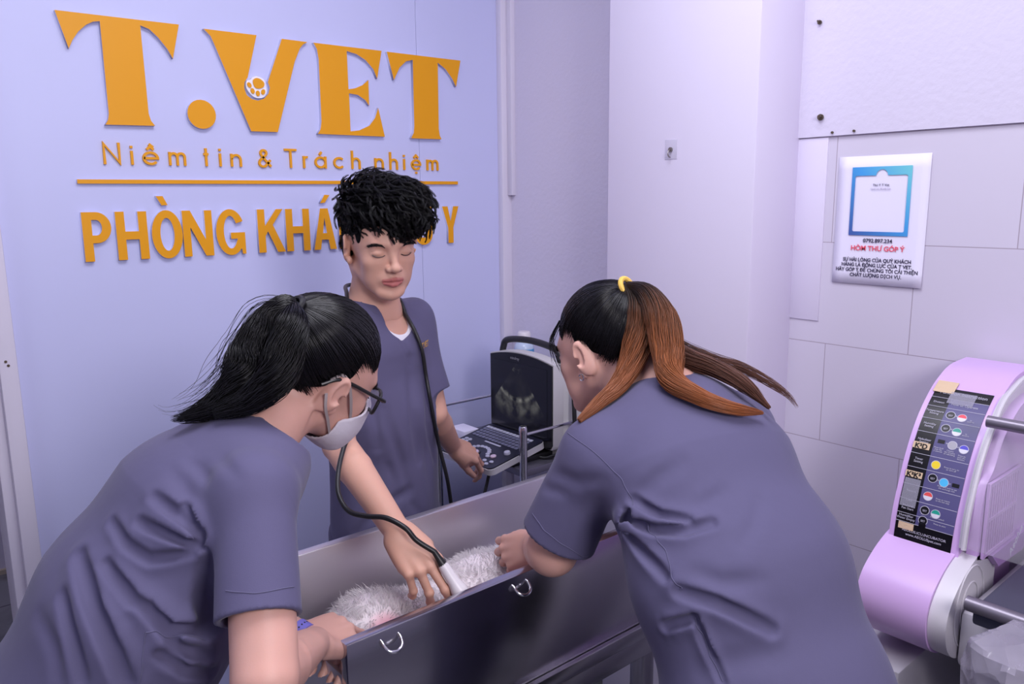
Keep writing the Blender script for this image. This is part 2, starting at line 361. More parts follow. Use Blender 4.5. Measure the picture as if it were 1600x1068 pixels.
def glyph(ch, x0, x1):
    s = SW / 2; l, r = x0 + s, x1 - s; b0 = BZ + s; xt = BZ + XH - s; ct = BZ + CAP - s; cx = (l + r) / 2; rx = (r - l) / 2; ry = (xt - b0) / 2; cy = (xt + b0) / 2
    tk = lambda x, y0, w, h: [(x - w, y0), (x, y0 + h), (x + w, y0)]
    if ch == 'N': return [[(l, BZ), (l, ct), (r, b0), (r, BZ + CAP)]]
    if ch == 'i': return [[(cx, BZ), (cx, BZ + XH)], [(cx, BZ + XH + .0065), (cx, BZ + XH + .0125)]]
    if ch in 'eềệ':
        o = [arc(cx, cy, rx, ry, -40, -360, 22) + [(l, cy)]]
        if ch != 'e': o.append(tk(cx, BZ + XH + .004, .0085, .008))
        if ch == 'ề': o.append([(cx - .002, BZ + XH + .018), (cx + .008, BZ + XH + .010)])
        if ch == 'ệ': o.append([(cx, BZ - .0115), (cx, BZ - .005)])
        return o
    if ch == 'm':
        q = (r - l) / 4
        return [[(l, BZ), (l, BZ + XH)], [(l, xt - q)] + arc(l + q, xt - q, q, q, 180, 0, 8) + [(cx, BZ)], [(cx, xt - q)] + arc(cx + q, xt - q, q, q, 180, 0, 8) + [(r, BZ)]]
    if ch == 'n': return [[(l, BZ), (l, BZ + XH)], [(l, xt - rx)] + arc(cx, xt - rx, rx, rx, 180, 0, 10) + [(r, BZ)]]
    if ch == 'h': return [[(l, BZ), (l, BZ + CAP + .001)], [(l, xt - rx)] + arc(cx, xt - rx, rx, rx, 180, 0, 10) + [(r, BZ)]]
    if ch == 't': return [[(cx, BZ), (cx, BZ + .047)], [(l, BZ + XH - s), (r, BZ + XH - s)]]
    if ch == 'T': return [[(cx, BZ), (cx, BZ + CAP)], [(l - s, ct), (r + s, ct)]]
    if ch == 'r': return [[(l, BZ), (l, BZ + XH)], arc(l + .009, xt - .009, .009, .009, 180, 70, 8)]
    if ch == 'á': return [arc(cx, cy, rx, ry, 0, 360, 24), [(r, BZ), (r, BZ + XH)], [(cx - .003, BZ + XH + .004), (cx + .004, BZ + XH + .013)]]
    if ch == 'c': return [arc(cx, cy, rx, ry, 45, 315, 20)]
    if ch == '&': return [[(r, BZ + .002)] + [(l + .012, BZ + .030)] + arc(cx - .002, BZ + .0385, .0085, .0085, 190, -20, 10) + [(l + .006, BZ + .019)] + arc(cx - .004, BZ + .0115, .0115, .0095, 160, 300, 10) + [(r - .001, BZ + .020)]]
rows2 = [('Niềm', [('N', .5265, .5675), ('i', .5872, .6001), ('ề', .6187, .6591), ('m', .6835, .7276)]), ('tin', [('t', .7712, .7904), ('i', .8138, .8236), ('n', .8471, .8782)]), ('&', [('&', .9225, .9656)]),
         ('Trách', [('T', 1.0044, 1.0416), ('r', 1.0609, 1.0772), ('á', 1.0977, 1.1361), ('c', 1.1589, 1.1977), ('h', 1.2196, 1.2507)]), ('nhiệm', [('n', 1.3006, 1.3331), ('h', 1.3547, 1.3852), ('i', 1.4045, 1.4142), ('ệ', 1.4357, 1.4735), ('m', 1.4957, 1.5419)])]
ORD = ['first', 'second', 'third', 'fourth', 'fifth']
for word, gl in rows2:
    for k, (ch, a, c) in enumerate(gl):
        lab = 'small thin gold ampersand in the middle of the slogan row' if ch == '&' else 'small thin gold letter %s, %s letter of the slogan word %s' % (ch, ORD[k], word)
        sign_strokes(glyph(ch, a, c), SW, lab, 'small thin gold letters of the slogan row')
# bottom row: bold condensed capitals as filled outlines
B0, C0 = 1.4635, 1.5855
def slab(ch, x0, x1):
    W = x1 - x0; h = C0 - B0; t = 0.0215; X = lambda u: x0 + u; Z = lambda v: B0 + v; cx = (x0 + x1) / 2; cz = (B0 + C0) / 2
    R = lambda a, b_, c, d: [(a, b_), (c, b_), (c, d), (a, d)]
    if ch == 'P':
        rz = h * .315; zc = C0 - rz; rr = W * .52
        return [[(x0, B0), (x0 + t, B0), (x0 + t, C0 - 2 * rz)] + arc(x1 - rr, zc, rr, rz, -90, 90) + [(x0, C0)], [(x0 + t, C0 - 2 * rz + t * .9)] + [(x0 + t, C0 - t * .9)] + arc(x1 - rr, zc, rr - t, rz - t * .9, 90, -90)]
    if ch == 'H': return [[(x0, B0), (x0 + t, B0), (x0 + t, cz - t / 2.2), (x1 - t, cz - t / 2.2), (x1 - t, B0), (x1, B0), (x1, C0), (x1 - t, C0), (x1 - t, cz + t / 2), (x0 + t, cz + t / 2), (x0 + t, C0), (x0, C0)]]
    if ch == 'O': return [arc(cx, cz, W / 2, h / 2 + .002, 0, 350, 35), arc(cx, cz, W / 2 - t, h / 2 - t * .85, 0, 350, 35)]
    if ch == 'N': return [[(x0, B0), (x0 + t * .92, B0), (x0 + t * .92, C0 - h * .36), (x1 - t, B0), (x1, B0), (x1, C0), (x1 - t * .92, C0), (x1 - t * .92, B0 + h * .36), (x0 + t, C0), (x0, C0)]]
    if ch == 'G':
        rx, rz = W / 2, h / 2 + .002
        outer = arc(cx, cz, rx, rz, 28, 300, 30) + [(x1 - t * .55, B0 + h * .13), (x1 - t * .45, B0), (x1, B0), (x1, cz - t * .05), (cx, cz - t * .05), (cx, cz - t * .85), (x1 - t, cz - t * .85)]
        return [outer + arc(cx, cz, rx - t, rz - t * .85, 318, 32, 26)]
    if ch == 'K': return [[(x0, B0), (x0 + t, B0), (x0 + t, B0 + h * .38), (x0 + t + .008, B0 + h * .49), (x1 - t * 1.1, B0), (x1, B0), (x0 + W * .56, B0 + h * .64), (x1 - .003, C0), (x1 - t * 1.1, C0), (x0 + t, B0 + h * .62), (x0 + t, C0), (x0, C0)]]
    if ch == 'A': return [[(x0, B0), (x0 + t, B0), (x0 + t + .005, B0 + h * .24), (x1 - t - .005, B0 + h * .24), (x1 - t, B0), (x1, B0), (cx + t * .58, C0), (cx - t * .58, C0)], [(x0 + t + .0095, B0 + h * .40), (x1 - t - .0095, B0 + h * .40), (cx, C0 - h * .22)]]
    if ch == 'M': return [[(x0, B0), (x0 + t * .8, B0), (x0 + t * .8, C0 - h * .3), (cx - t * .3, B0), (cx + t * .3, B0), (x1 - t * .8, C0 - h * .3), (x1 - t * .8, B0), (x1, B0), (x1, C0), (x1 - t * 1.2, C0), (cx, B0 + h * .38), (x0 + t * 1.2, C0), (x0, C0)]]
    if ch == 'T': return [[(cx - t / 2, B0), (cx + t / 2, B0), (cx + t / 2, C0 - t * .9), (x1, C0 - t * .9), (x1, C0), (x0, C0), (x0, C0 - t * .9), (cx - t / 2, C0 - t * .9)]]
    if ch == 'U':
        rr = W / 2; return [[(x0, C0)] + arc(cx, B0 + rr - .002, rr, rr, 180, 360, 16) + [(x1, C0), (x1 - t, C0)] + arc(cx, B0 + rr, rr - t, rr - t, 360, 180, 16) + [(x0 + t, C0)]]
    if ch == 'Y': return [[(cx - t / 2, B0), (cx + t / 2, B0), (cx + t / 2, B0 + h * .42), (x1, C0), (x1 - t * 1.05, C0), (cx, B0 + h * .60), (x0 + t * 1.05, C0), (x0, C0), (cx - t / 2, B0 + h * .42)]]
grave = [(0.6403, 1.6238), (0.6575, 1.6238), (0.6686, 1.6004), (0.653, 1.6000)]
def acute(cx): return [(cx - .015, 1.6010), (cx, 1.6020), (cx + .017, 1.6245), (cx, 1.6255)]
rows3 = [('PHÒNG', [('P', .4613, .5273), ('H', .5381, .6133), ('Ò', .6228, .7008), ('N', .7022, .7807), ('G', .7898, .8705)]), ('KHÁM', [('K', .9085, .9885), ('H', .9927, 1.067), ('Á', 1.0785, 1.153), ('M', 1.163, 1.255)]), ('THÚ', [('T', 1.287, 1.353), ('H', 1.361, 1.425), ('Ú', 1.4375, 1.507)]), ('Y', [('Y', 1.5479, 1.6157)])]
for word, gl in rows3:
    for k, (ch, a, c) in enumerate(gl):
        base = {'Ò': 'O', 'Á': 'A', 'Ú': 'U'}.get(ch, ch)
        lp = slab(base, a, c)
        if ch == 'Ò': lp.append(grave)
        if ch in 'ÁÚ': lp.append(acute((a + c) / 2 + .004))
        lab = 'bold gold capital Y alone at the right end of the bottom sign row' if word == 'Y' else 'bold gold capital %s, %s letter of the sign word %s' % (ch, ORD[k], word)
        sign_piece('sign_letter', lp, lab, 'letter', 'bold gold capitals of the bottom sign row', 0.011)

# ------------------------------------------------------------------ paper notice on the tiles
M_paper = mat('white_paper', srgb(236, 232, 252), 0.6)
def gradient_print():
    m = bpy.data.materials.new('printed_blue_frame'); m.use_nodes = True; nt = m.node_tree; b = nt.nodes['Principled BSDF']
    g = nt.nodes.new('ShaderNodeNewGeometry'); sp = nt.nodes.new('ShaderNodeSeparateXYZ'); nt.links.new(g.outputs['Position'], sp.inputs[0])
    a1 = nt.nodes.new('ShaderNodeMapRange'); a1.inputs[1].default_value = 0.92; a1.inputs[2].default_value = 0.78; nt.links.new(sp.outputs['Y'], a1.inputs[0])
    a2 = nt.nodes.new('ShaderNodeMapRange'); a2.inputs[1].default_value = 1.51; a2.inputs[2].default_value = 1.67; nt.links.new(sp.outputs['Z'], a2.inputs[0])
    ad = nt.nodes.new('ShaderNodeMath'); ad.operation = 'ADD'; nt.links.new(a1.outputs[0], ad.inputs[0]); nt.links.new(a2.outputs[0], ad.inputs[1])
    hf = nt.nodes.new('ShaderNodeMath'); hf.operation = 'MULTIPLY'; hf.inputs[1].default_value = 0.5; nt.links.new(ad.outputs[0], hf.inputs[0])
    r = nt.nodes.new('ShaderNodeValToRGB'); e = r.color_ramp.elements; e[0].color = srgb(62, 84, 160); e[1].color = srgb(118, 208, 216)
    k = e.new(0.55); k.color = srgb(66, 158, 226)
    nt.links.new(hf.outputs[0], r.inputs['Fac']); nt.links.new(r.outputs['Color'], b.inputs['Base Color']); b.inputs['Roughness'].default_value = 0.55
    return m
t = thing('paper_notice', 'white paper notice with a blue printed frame taped on the wall tiles', 'notice', (1.84, 0.849, 1.4))
pb = MB(); n = 10
for i in range(n):
    for j in range(n):
        def P(a, c):
            u = a / n; v = c / n; bow = 0.0012 + 0.0035 * max(0, v - .7) * (1 - v) * 4 + (0.003 * (1 - v) ** 4 if u > .5 else 0.0015 * (1 - v) ** 3)
            return (1.8385 - bow, 0.954 - 0.21 * u, 1.4 + 0.2965 * v)
        pb.bm.faces.new([pb.bm.verts.new(P(*q)) for q in ((i, j), (i + 1, j), (i + 1, j + 1), (i, j + 1))])
bmesh.ops.remove_doubles(pb.bm, verts=pb.bm.verts, dist=1e-5)
sheet = pb.build('paper_sheet', M_paper, t)
md = sheet.modifiers.new('thickness', 'SOLIDIFY'); md.thickness = 0.0004
PX = 1.8342
def pm(y, z, x=PX): return face_matrix((x, y, z), (0, -1, 0), (0, 0, 1))
fr = [(0, 0), (0.137, 0), (0.137, 0.157), (0, 0.157)]
def rrect(x0, y0, x1, y1, r): return arc(x1 - r, y1 - r, r, r, 0, 90, 5) + arc(x0 + r, y1 - r, r, r, 90, 180, 5) + arc(x0 + r, y0 + r, r, r, 180, 270, 5) + arc(x1 - r, y0 + r, r, r, 270, 360, 5)
win = arc(0.1285 - .004, 0.137 - .004, .004, .004, 0, 90, 5) + arc(0.070, 0.137, 0.0135, 0.0135, 0, 180, 12) + arc(0.008 + .004, 0.137 - .004, .004, .004, 90, 180, 5) + arc(0.008 + .004, 0.009 + .004, .004, .004, 180, 270, 5) + arc(0.1285 - .004, 0.009 + .004, .004, .004, 270, 360, 5)
curve_mesh('printed_frame', [fr, win], 0.0003, pm(0.919, 1.5145), gradient_print(), t)
M_ink = mat('black_ink', srgb(52, 46, 74), 0.6); M_red = mat('red_ink', srgb(236, 88, 110), 0.6); M_pale = mat('pale_ink', srgb(190, 182, 205), 0.6)
text_mesh('name_line', 'Thú Y T Vét', 0.0075, pm(0.850, 1.6275), M_ink, t, align='CENTER')
text_mesh('pale_line', 'Quét mã để kết bạn', 0.0055, pm(0.850, 1.6195), M_pale, t, align='CENTER')
text_mesh('phone_number', '0792.897.234', 0.0125, pm(0.849, 1.4985), M_ink, t, align='CENTER', offset=0.0002)
text_mesh('red_heading', 'HÒM THƯ GÓP Ý', 0.0158, pm(0.849, 1.4795), M_red, t, align='CENTER', offset=0.0003)
text_mesh('message_text', 'SỰ HÀI LÒNG CỦA QUÝ KHÁCH\nHÀNG LÀ ĐỘNG LỰC CỦA T VET.\nHÃY GÓP Ý ĐỂ CHÚNG TÔI CẢI THIỆN\nCHẤT LƯỢNG DỊCH VỤ.', 0.0117, pm(0.849, 1.4535), M_ink, t, align='CENTER', line=1.02, offset=0.0002, xs=.92)
# ------------------------------------------------------------------ steel examination trough table
def steel(name, col, rough, sx):
    m = bpy.data.materials.new(name); m.use_nodes = True; nt = m.node_tree; b = nt.nodes['Principled BSDF']
    b.inputs['Base Color'].default_value = col; b.inputs['Metallic'].default_value = 1.0; b.inputs['Roughness'].default_value = rough
    tc = nt.nodes.new('ShaderNodeTexCoord'); mp = nt.nodes.new('ShaderNodeMapping'); mp.inputs['Scale'].default_value = sx
    n = nt.nodes.new('ShaderNodeTexNoise'); n.inputs['Scale'].default_value = 30; n.inputs['Detail'].default_value = 6
    nt.links.new(tc.outputs['Object'], mp.inputs['Vector']); nt.links.new(mp.outputs['Vector'], n.inputs['Vector'])
    bp = nt.nodes.new('ShaderNodeBump'); bp.inputs['Strength'].default_value = 0.02; bp.inputs['Distance'].default_value = 0.0006
    nt.links.new(n.outputs['Fac'], bp.inputs['Height'])
    n2 = nt.nodes.new('ShaderNodeTexNoise'); n2.inputs['Scale'].default_value = 2.2; n2.inputs['Detail'].default_value = 2
    nt.links.new(tc.outputs['Object'], n2.inputs['Vector'])
    b2 = nt.nodes.new('ShaderNodeBump'); b2.inputs['Strength'].default_value = 0.15; b2.inputs['Distance'].default_value = 0.03
    nt.links.new(n2.outputs['Fac'], b2.inputs['Height']); nt.links.new(bp.outputs['Normal'], b2.inputs['Normal']); nt.links.new(b2.outputs['Normal'], b.inputs['Normal'])
    mr = nt.nodes.new('ShaderNodeMapRange'); mr.inputs[3].default_value = rough * 0.95; mr.inputs[4].default_value = rough * 1.08
    nt.links.new(n.outputs['Fac'], mr.inputs[0]); nt.links.new(mr.outputs[0], b.inputs['Roughness'])
    return m
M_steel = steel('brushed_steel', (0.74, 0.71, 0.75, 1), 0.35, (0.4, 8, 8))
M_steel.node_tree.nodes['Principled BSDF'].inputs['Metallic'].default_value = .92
M_steel_n = steel('shade_darkened_steel', (0.46, 0.44, 0.49, 1), 0.20, (0.4, 8, 8))  # near panel: same steel, dark reflections put into a darker base colour
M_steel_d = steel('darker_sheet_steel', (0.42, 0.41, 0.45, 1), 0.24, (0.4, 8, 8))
M_chrome = mat('chrome', (0.75, 0.75, 0.78, 1), 0.12, 1.0)
ZR, ZB = 0.93, 0.707
X0, X1, YN, YF2 = 0.52, 1.289, 1.016, 1.382
tb = thing('examination_table', 'brushed steel table with tall trough sides that the white dog lies in', 'table', (0.9, 1.2, 0))
def panel(name, lo, hi, m=None):
    return MB().box(lo, hi, 0.0022, 2).build(name, m or M_steel, tb)
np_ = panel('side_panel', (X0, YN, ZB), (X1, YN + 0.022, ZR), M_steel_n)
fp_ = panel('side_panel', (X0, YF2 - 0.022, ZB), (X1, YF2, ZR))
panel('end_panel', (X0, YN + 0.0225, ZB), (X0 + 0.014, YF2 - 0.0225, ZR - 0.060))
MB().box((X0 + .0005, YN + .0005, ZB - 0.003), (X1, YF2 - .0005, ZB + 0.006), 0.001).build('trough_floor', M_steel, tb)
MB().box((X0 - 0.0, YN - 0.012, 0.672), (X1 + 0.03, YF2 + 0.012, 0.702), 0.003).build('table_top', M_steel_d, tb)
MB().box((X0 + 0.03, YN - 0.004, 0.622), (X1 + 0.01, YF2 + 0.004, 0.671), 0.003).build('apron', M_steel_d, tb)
for x in (X0 + 0.06, X1 - 0.04):
    for y in (YN + 0.02, YF2 - 0.02):
        lg = MB().box((x - .019, y - .019, 0.02), (x + .019, y + .019, 0.622), 0.003).build('leg', M_steel_d, tb)
        rel(MB().lathe([(0.0, 0), (0.022, 0), (0.024, 0.008), (0.02, 0.022), (0.0, 0.022)], (x, y, 0), 16).build('foot', M_dark), lg)
MB().box((X0 + .06, YN + .012, .16), (X1 - .04, YN + .028, .19), .002).box((X0 + .06, YF2 - .028, .16), (X1 - .04, YF2 - .012, .19), .002).build('stretcher', M_steel_d, tb)
for x in (0.597, 0.873):
    rg = MB().tube([(x - .0165, YN + .001, .9145)] + [(x - .0165 * math.cos(a), YN - .004 - .017 * math.sin(a) ** .7, .9135 - .014 * math.sin(a) ** .7) for a in np.linspace(0, PI, 25)] + [(x + .0165, YN + .001, .9145)], 0.0028, 12).build('ring_handle', M_chrome, np_)

# ------------------------------------------------------------------ chrome trolley in the corner
tr = thing('trolley', 'chrome post trolley in the corner carrying the ultrasound machine', 'trolley', (1.6, 1.8, 0))
M_shelf = mat('trolley_shelf', srgb(120, 118, 132), 0.3, 0.7)
PX0, PX1, PY0, PY1 = 1.425, 1.80, 1.635, 2.06
for x in (PX0, PX1):
    for y in (PY0, PY1):
        p = MB().lathe([(0, 0.03), (0.0115, 0.03), (0.0115, 0.945), (0.0125, 0.948), (0.0125, 0.962), (0.010, 0.968), (0, 0.969)], (x, y, 0), 20).build('post', M_chrome, tr)
        rel(MB().lathe([(0, -.018), (.02, -.018), (.025, -.01), (.025, .01), (.02, .018), (0, .018)], (x, y, .026), 16, 'Y').build('caster', M_dark), p)
for y in (PY0, PY1): MB().tube([(PX0, y, .942), (PX1, y, .942)], .0052, 10).build('rail', M_chrome, tr)
MB().tube([(PX1, PY0, .942), (PX1, PY1, .942)], .0052, 10).build('rail', M_chrome, tr)
for z, nm in ((.838, 'shelf'), (.46, 'shelf'), (.13, 'shelf')):
    MB().box((PX0 - .008, PY0 - .008, z - .022), (PX1 + .008, PY1 + .008, z), .003).build(nm, M_shelf, tr)

# ------------------------------------------------------------------ ultrasound machine
M_case = mat('grey_white_case', srgb(206, 204, 208), 0.4); M_navy = mat('dark_navy_panel', srgb(26, 27, 44), 0.35)
M_blackg = mat('black_gloss_bezel', (0.006, 0.006, 0.009, 1), 0.18)
us = thing('ultrasound_machine', 'portable ultrasound machine with black screen raised and keyboard folded down', 'ultrasound machine', (1.55, 1.78, 0.838))
SY0, SY1, SZ0, SZ1, SX = 1.632, 1.922, 0.868, 1.128, 1.548
# rear housing
MB().prism([(1.575, .842), (1.70, .842), (1.70, .93), (1.66, 1.10), (1.63, 1.125), (1.575, 1.125)], lambda p: (p[0], SY0 + .004, p[1]), lambda p: (p[0], SY1 - .004, p[1])).build('rear_housing', M_case, us, bevel=.012)
MB().box((1.40, 1.672, .838), (1.60, 1.918, .856), .004).build('base_foot', M_dark, us)
# screen lid, rounded, slightly arched along the top
def lid(x0, x1, m, name, inset=0.0, arch=0.018):
    y0, y1, z0, z1 = SY0 + inset, SY1 - inset, SZ0 + inset, SZ1 - inset
    poly = [(y0 + .008, z0), (y1 - .008, z0), (y1, z0 + .012)] + [(y1 - (y1 - y0) * k / 12, z1 + arch * (1 - (2 * k / 12 - 1) ** 2)) for k in range(13)] + [(y0, z0 + .012)]
    return MB().prism(poly, lambda p: (x0, p[0], p[1]), lambda p: (x1, p[0], p[1])).build(name, m, us, bevel=.004)
lid(SX - .006, SX + .034, M_case, 'lid_shell')
lid(SX - .0115, SX - .004, M_blackg, 'bezel', .003)
def screen_mat():
    m = bpy.data.materials.new('scan_display'); m.use_nodes = True; nt = m.node_tree; b = nt.nodes['Principled BSDF']
    b.inputs['Base Color'].default_value = (0.008, 0.008, 0.012, 1); b.inputs['Roughness'].default_value = 0.12
    g = nt.nodes.new('ShaderNodeNewGeometry'); sp = nt.nodes.new('ShaderNodeSeparateXYZ'); nt.links.new(g.outputs['Position'], sp.inputs[0])
    def M(op, a, c=None):
        n = nt.nodes.new('ShaderNodeMath'); n.operation = op
        for i, v in enumerate((a, c)):
            if v is None: continue
            if isinstance(v, (int, float)): n.inputs[i].default_value = v
            else: nt.links.new(v, n.inputs[i])
        return n.outputs[0]
    dy = M('SUBTRACT', sp.outputs['Y'], 1.79); dz = M('SUBTRACT', sp.outputs['Z'], 1.115)
    r = M('SQRT', M('ADD', M('MULTIPLY', dy, dy), M('MULTIPLY', dz, dz)))
    ang = M('DIVIDE', dy, M('MULTIPLY', dz, -1))
    fan = M('LESS_THAN', M('ABSOLUTE', ang), 0.85)
    ring = M('POWER', 2.718, M('MULTIPLY', M('POWER', M('DIVIDE', M('SUBTRACT', r, 0.118), 0.007), 2.0), -1))
    haze = M('POWER', 2.718, M('MULTIPLY', M('POWER', M('DIVIDE', M('SUBTRACT', r, 0.150), 0.022), 2.0), -1))
    top = M('MULTIPLY', M('LESS_THAN', r, 0.035), M('GREATER_THAN', r, 0.022))
    n = nt.nodes.new('ShaderNodeTexNoise'); n.inputs['Scale'].default_value = 28; n.inputs['Detail'].default_value = 8
    nt.links.new(g.outputs['Position'], n.inputs['Vector'])
    nz = M('MAXIMUM', M('MULTIPLY', M('SUBTRACT', n.outputs['Fac'], 0.38), 3.2), 0.0)
    tot = M('MULTIPLY', M('MULTIPLY', M('ADD', M('ADD', M('MULTIPLY', ring, 0.75), M('MULTIPLY', haze, 0.28)), M('ADD', M('MULTIPLY', top, 0.4), 0.03)), nz), M('MULTIPLY', fan, M('LESS_THAN', r, 0.19)))
    b.inputs['Emission Color'].default_value = (0.75, 0.74, 0.66, 1)
    nt.links.new(M('MULTIPLY', tot, 0.36), b.inputs['Emission Strength'])
    return m
MB().prism([(SY0 + .022, SZ0 + .026), (SY1 - .022, SZ0 + .026), (SY1 - .022, SZ1 - .016), (SY0 + .022, SZ1 - .016)], lambda p: (SX - .0122, p[0], p[1]), lambda p: (SX - .0105, p[0], p[1])).build('display', screen_mat(), us)
M_key = mat('grey_key', srgb(112, 113, 138), 0.4); M_keyl = mat('pale_key', srgb(186, 186, 206), 0.4); M_legend = mat('grey_print', srgb(140, 140, 150), 0.5)
text_mesh('maker_print', 'mindray', 0.013, face_matrix((SX - .0118, 1.800, SZ1 - .006), (0, -1, 0), (0, 0, 1)), M_legend, us, align='CENTER')
# carrying handle: flattened arch behind the lid
hb = MB(); hp = bez([(SX + .03, SY1 - .012, 1.105), (SX + .034, SY1 - .014, 1.142), (SX + .036, SY1 - .036, 1.168), (SX + .037, 1.777, 1.178), (SX + .036, SY0 + .036, 1.166), (SX + .034, SY0 + .014, 1.140), (SX + .03, SY0 + .012, 1.105)], 8)
hb.tube(hp, .0105, 12); h = hb.build('carry_handle', M_dark, us)
# keyboard deck, tilted down toward the user
KA = math.atan2(0.042, 0.215)
KM = Matrix.Translation((1.325, 1.664, 0.853)) @ Matrix.Rotation(-KA, 4, 'Y')        # local x = back, y = left, z = up
KL, KW = 0.218, 0.262
def kbox(lo, hi, m, name, bev=.0012, root=us):
    return MB().box(lo, hi, bev, 2, M=KM).build(name, m, root)
kr = MB().prism([(p[0], p[1]) for p in rrect(0, 0, KL, KW, .018)], lambda p: KM @ Vector((p[0], p[1], -.022)), lambda p: KM @ Vector((p[0], p[1], -.004))).build('deck_shell', M_case, us, bevel=.003)
dk = MB().prism([(p[0], p[1]) for p in rrect(.003, .003, KL, KW - .003, .016)], lambda p: KM @ Vector((p[0], p[1], -.0045)), lambda p: KM @ Vector((p[0], p[1], 0))).build('deck_face', M_navy, us)
for r in range(5):
    for c in range(14):
        x = .192 - r * .0148; y = KW - .022 - c * .0156
        MB().box((x - .0058, y - .0064, 0), (x + .0058, y + .0064, .0022), .0008, 1, M=KM).build('key', M_key if r else M_keyl, dk)
MB().box((.112, .09, 0), (.119, .165, .0022), .0008, 1, M=KM).build('key', M_keyl, dk)
def kdisc(x, y, r, h, m, name, n=18, sy=1.0):
    b = MB().lathe([(0, 0), (r, 0), (r, h * .7), (r * .85, h), (0, h)], (0, 0, 0), n)
    bmesh.ops.transform(b.bm, matrix=KM @ Matrix.Translation((x, y, 0)) @ Matrix.Diagonal((1, sy, 1, 1)), verts=b.bm.verts)
    return b.build(name, m, dk)
M_ball = mat('pink_white_ball', srgb(214, 190, 208), 0.25)
kdisc(.047, .128, .0165, .002, M_dark, 'trackball_ring'); kdisc(.047, .128, .0125, .007, M_ball, 'trackball')
for k in range(9):
    a = math.radians(15 + k * 18.75); kdisc(.052 + .036 * math.sin(a), .128 + .044 * math.cos(a), .0062, .003, M_keyl, 'button', 12, 1.3)
for x, y in ((.098, .235), (.085, .238), (.098, .218), (.085, .220), (.071, .232), (.022, .165), (.022, .148), (.020, .112), (.018, .090), (.052, .075), (.030, .062), (.018, .040), (.034, .035), (.060, .228), (.045, .232)):
    kdisc(x, y, .0062, .003, M_keyl, 'button', 12, 1.25)
kdisc(.066, .205, .011, .008, M_keyl, 'dial'); kdisc(.095, .035, .010, .008, M_keyl, 'dial'); kdisc(.060, .058, .0095, .004, M_ball, 'round_button')
# probe holder and cable on the machine's right flank
MB().tube(bez([(1.60, 1.60, .90), (1.60, 1.604, .98), (1.605, 1.612, 1.04), (1.62, 1.622, 1.05)], 6), [.007] * 18 + [.006], 10).build('side_grip', M_dark, us)
MB().tube(bez([(1.63, 1.626, .93), (1.655, 1.57, .985), (1.66, 1.545, .965), (1.64, 1.555, .925), (1.60, 1.59, .885), (1.54, 1.65, .846), (1.52, 1.68, .845)], 10), .0045, 8).build('power_cable', M_dark, us)

# things around the machine
bt = thing('spray_bottle', 'pale plastic bottle with a blue label behind the machine handle', 'bottle', (1.755, 2.005, .838))
cb = (1.755, 2.005, .838)
MB().lathe([(0, 0), (.033, 0), (.034, .01), (.034, .266), (.031, .278), (.022, .286), (.016, .290), (.016, .294), (0, .312)], cb, 28).build('bottle_body', mat('milky_plastic', srgb(190, 205, 228), 0.25), bt)
MB().lathe([(0.019, .290), (.023, .291), (.023, .316), (.019, .322), (0, .322)], (cb[0], cb[1], cb[2]), 24).build('cap', mat('off_white_cap', srgb(226, 220, 226), 0.4), bt)
MB().lathe([(0.0344, .215), (.0346, .216), (.0346, .262), (.0344, .263)], cb, 28).build('label_wrap', mat('blue_label', srgb(70, 150, 205), 0.4), bt)
o2 = thing('paper_slip', 'small white slip of paper on the trolley beside the keyboard', 'paper', (1.47, 1.975, .838))
MB().box((1.455, 1.945, .8385), (1.515, 2.03, .8425), .001).box((1.45, 1.95, .8428), (1.51, 2.035, .875), .002).build('slip_stack', M_paper, o2)
bx = MB().box((-.07, -.06, 0), (.07, .06, .10), .004).build('storage_box', mat('blue_box', srgb(50, 130, 180), 0.5)); bx.location = (1.60, 1.80, .46); tag(bx, 'blue box on the trolley shelf below the machine', 'box')
bx = MB().box((-.05, -.05, 0), (.05, .05, .16), .004).build('storage_box', mat('navy_box', srgb(40, 52, 80), 0.5)); bx.location = (1.53, 1.95, .46); tag(bx, 'dark navy box on the trolley shelf below the machine', 'box')
sk = thing('wall_socket', 'small white box on the recess wall beside the ultrasound machine', 'socket', (1.84, 1.62, 1.06))
MB().box((1.805, 1.585, 1.035), (1.8415, 1.665, 1.105), .003).build('socket_box', M_case, sk)
MB().box((1.802, 1.60, 1.05), (1.8052, 1.65, 1.09), .0015).build('socket_face', M_paper, sk)
cbx = thing('wall_cable', 'thin grey cable running down the recess wall to the trolley', 'cable', (1.83, 1.6, 0.9))
MB().tube(bez([(1.832, 1.60, 1.036), (1.830, 1.592, .95), (1.825, 1.585, .7), (1.82, 1.59, .4), (1.82, 1.6, .01)], 8), .004, 8).build('cord', mat('grey_cord', srgb(170, 165, 178), 0.5), cbx)

# ------------------------------------------------------------------ lavender incubator on its stand
M_lav = mat('lavender_plastic', srgb(214, 178, 232), 0.32, spec=0.5); M_lav2 = mat('deep_lavender_plastic', srgb(190, 152, 212), 0.35)
M_white = mat('grey_white_plastic', srgb(214, 210, 218), 0.35); M_tray = mat('dark_grey_tray', srgb(74, 76, 92), 0.35)
inc = thing('incubator', 'lavender pet incubator with a curved black instruction panel at the right edge', 'incubator', (1.6, 0.3, 0.755))
BY0, BY1 = 0.505, 0.632
bandp = [(1.82, 1.262), (1.735, 1.258), (1.68, 1.240), (1.635, 1.213), (1.59, 1.170), (1.555, 1.115), (1.532, 1.06), (1.512, 1.00), (1.500, .925)]
bandc = [tuple(p) for p in bez(bandp, 6)]
MB().prism(bandc + [(1.60, .93), (1.82, .93)], lambda p: (p[0], BY0, p[1]), lambda p: (p[0], BY1, p[1])).build('end_housing', M_lav, inc, bevel=.008)
